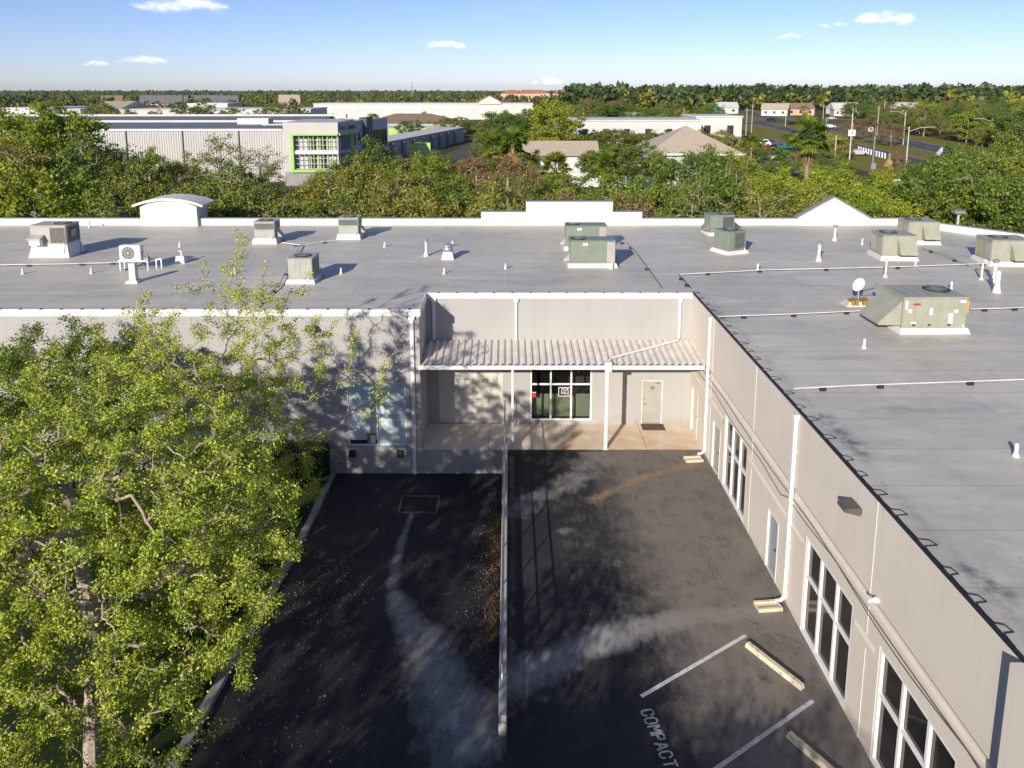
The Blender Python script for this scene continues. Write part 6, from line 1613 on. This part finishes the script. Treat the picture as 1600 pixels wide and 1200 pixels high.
while count < 260 and tries < 16000:
    tries += 1
    u = rt.uniform(-20, 1620) if rt.random() < .62 else rt.uniform(1235, 1640); vb = 150 + 105 * rt.random() ** 1.15
    x, y = at_level(u, vb, 0)
    if y > 470 or y < 108: continue
    if near_poly(x, y, HW) < (24 if y < 330 else 18) or near_poly(x, y, [(-19, 108), (-13.5, 146), (-7, 205), (2, 300)]) < 6: continue
    if any(b[0] - 2 < x < b[1] + 2 and b[2] - 2 < y < b[3] + 2 for b in BOXES): continue
    h = rt.uniform(5.5, 10.5); px = 3.4 / (CAM_H) * (vb - 138) * _c * h / 8
    vtp = 138 + FPX / (_c * _c) / (y / (CAM_H - h) + _T)
    if any(u + px > c[0] and u - px < c[1] and vtp < c[3] and vb > c[2] and y < c[4] for c in CLEAR): 
        h = rt.uniform(3.0, 4.5); vtp = 138 + FPX / (_c * _c) / (y / (CAM_H - h) + _T); px *= .5
        if any(u + px > c[0] and u - px < c[1] and vtp < c[3] and vb > c[2] and y < c[4] for c in CLEAR): continue
    if u < 800: ki = rt.choice([OAK, OAK2, OLIVE, OLIVE, OLIVE2, PINE, OAK])
    else: ki = rt.choice([OAK, OAK2, OLIVE, LIME, OLIVE2, OAK, OLIVE, RUSSET])
    if u < 480: p = 'beyond the storage building roof'
    elif u < 830: p = 'around the storage yard and side road'
    elif u < 1150: p = 'around the white shops and tan roofs'
    elif u < 1345: p = 'around the far lot and side street'
    else: p = 'in the woods beyond the highway'
    place_tree(ki, x, y, h, rt.random() * 6.28, p, 'trees ' + p, rt.uniform(1.0, 1.35)); count += 1
for i, k in enumerate(KINDS):
    if not used_kind[i]:
        for c in list(k[2].children): bpy.data.objects.remove(c)
        bpy.data.objects.remove(k[2])

# palms
def put_palm(first, proto, u, Y, vt, hh, lab):
    x, z = at_depth(u, vt, Y); s = max(.5, z / (hh + 1.3))
    if first: o = proto; o.location = (x, Y, 0); o.scale = (s,) * 3; o['label'] = lab; o['group'] = 'palms'
    else: o = copy_tree(proto, (x, Y, 0), u * .7, lab, 'palms', s)
for i, (u_, Y, vt, lab) in enumerate(((867, 92, 243, 'cabbage palm before the white boundary wall, left of three'), (950, 92, 240, 'cabbage palm before the white boundary wall, middle of three, with yellowed skirt'), (1033, 94, 248, 'cabbage palm before the white boundary wall, right of three'), (772, 120, 212, 'cabbage palm by the side road left of the low tan roof'), (803, 108, 205, 'tall cabbage palm at the left end of the low tan roof'), (1175, 150, 212, 'small cabbage palm at the left of the far lot'), (855, 170, 158, 'yellowish palm among trees left of the white shops'), (1070, 260, 158, 'thin far palm with brown head behind the shops'))): put_palm(i == 0, PALM_G, u_, Y, vt, 6.5, lab)
put_palm(True, PALM_S, 1265, 92, 188, 8.0, 'big cabbage palm with golden dead skirt before the far lot')
put_palm(True, PALM_D, 1391, 108, 224, 7.5, 'dead palm with only hanging tan fronds near the highway')
for o_ in (PALM_D,): o_['category'] = 'palm'

# far wooded country, one mass per kind of foliage
def far_wood(name, seed, n, mat, hmin, hmax, u0, u1, vmax, q=70):
    g_ = np.random.default_rng(seed)
    U = g_.uniform(u0, u1, n); Y = np.exp(g_.uniform(math.log(440), math.log(3600), n)); X = (U - 795) / 1200 * Y
    ok = ~((X > 120) & (X < 262) & (Y < 485)) & ~((X > -12) & (X < 85) & (Y > 840) & (Y < 925)) & ~((X > -275) & (X < -150) & (Y > 490) & (Y < 580))
    ok &= ~((U > 1130) & (U < 1330) & (Y < 520) & (Y > 425)) & ~((U > 490) & (U < 560) & (Y < 450))
    X, Y = X[ok], Y[ok]; n = len(X)
    h = g_.uniform(hmin, hmax, n); r = h * g_.uniform(.32, .5, n)
    d = g_.normal(size=(n, q, 3)); d /= np.linalg.norm(d, axis=2)[..., None]
    rr = g_.random((n, q, 1)) ** .4
    C = d * rr * np.stack([r, r, h * .42], 1)[:, None, :] + np.stack([X, Y, h * .56], 1)[:, None, :]
    s = np.repeat(h * .20, q) * (1 + np.repeat(Y, q) / 6000)
    Q = leaf_quads(g_, C.reshape(-1, 3), 1.0, .5, 1.4); ctr = Q.mean(1, keepdims=True)
    Q = ctr + (Q - ctr) * s[:, None, None]
    return tag(np_mesh(name, Q, 4, mat), kind='stuff')
far_wood('far_wood', 1, 900, M['leaf_oak'], 6, 10, -40, 1640, 150)
far_wood('far_wood', 2, 700, M['leaf_olive'], 5, 9.5, -40, 1640, 150)
far_wood('far_wood', 3, 700, M['leaf_pine'], 7, 11.5, -40, 1640, 150)
far_wood('far_wood', 4, 160, M['leaf_brown'], 6, 11, -40, 1640, 150)
far_wood('far_wood', 5, 800, M['leaf_pine'], 15, 20, 890, 1640, 150)
far_wood('far_wood', 6, 420, M['leaf_olive'], 10, 16, 930, 1640, 150)

# ------------------------------------------------------------------ clouds
def cloud(u, v, wpx, hpx, seed, label, D=5200):
    g_ = np.random.default_rng(seed); m = D / FPX
    Y = D; w = v - 138.0
    d = Vector(((u - 795), 0, 0)); z = CAM_H - (w * _c) / (FPX / _c - w * _c * _T * 1.0) * Y * 1.0
    X = (u - 795) / (FPX / _c) * Y
    mb = MB(); n = max(12, int(wpx / 4))
    for k in range(n):
        t = g_.uniform(-1, 1); bx = t * wpx * .46 * m; env = (1 - t * t) ** .6
        rr = hpx * m * (.20 + .30 * g_.random()) * (.45 + .55 * env)
        bz = (g_.uniform(-.15, .55) * env) * hpx * .55 * m; by = g_.normal() * wpx * .12 * m
        pr = [(rr * 1.5 * math.sin(q), rr * .75 * -math.cos(q)) for q in np.linspace(.02, math.pi - .02, 9)]
        t_ = MB(); t_.lathe(pr, 0, 0, 14); mb.add([(a + bx, b + by, c + bz) for a, b, c in t_.v], t_.f)
    o = mb.build('cloud', M['cloud'], None, (X, Y, z), 0, True)
    return tag(o, label, 'cloud', 'clouds')
cloud(292, 12, 150, 34, 1, 'largest cloud, cut by the top edge at the left')
cloud(230, 96, 70, 22, 2, 'small white cloud above the left horizon')
cloud(157, 101, 38, 17, 3, 'tiny faint cloud left of the small white one')
cloud(694, 73, 66, 24, 4, 'small cloud left of the middle of the sky')
cloud(858, 129, 52, 20, 5, 'low cloud just above the horizon in the middle')
cloud(1380, 32, 92, 32, 6, 'bright cloud at the upper right')
cloud(1294, 40, 40, 12, 7, 'thin streak of cloud left of the bright one')
cloud(1228, 58, 32, 14, 8, 'tiny faint cloud below the thin streak')

# ------------------------------------------------------------------ the air
def haze_mat(density):
    m = bpy.data.materials.new("thin_haze"); m.use_nodes = True; nt = m.node_tree
    for n_ in list(nt.nodes):
        if n_.type != 'OUTPUT_MATERIAL': nt.nodes.remove(n_)
    v = nt.nodes.new("ShaderNodeVolumePrincipled"); v.inputs["Density"].default_value = density
    v.inputs["Color"].default_value = (0.72, 0.86, 1.0, 1); v.inputs["Anisotropy"].default_value = 0.2
    nt.links.new(v.outputs[0], nt.nodes["Material Output"].inputs["Volume"])
    return m
hz = MB().box(-4700, 4700, -900, 4700, -2.6, 30).build('haze', haze_mat(0.000045)); hz['kind'] = 'stuff'
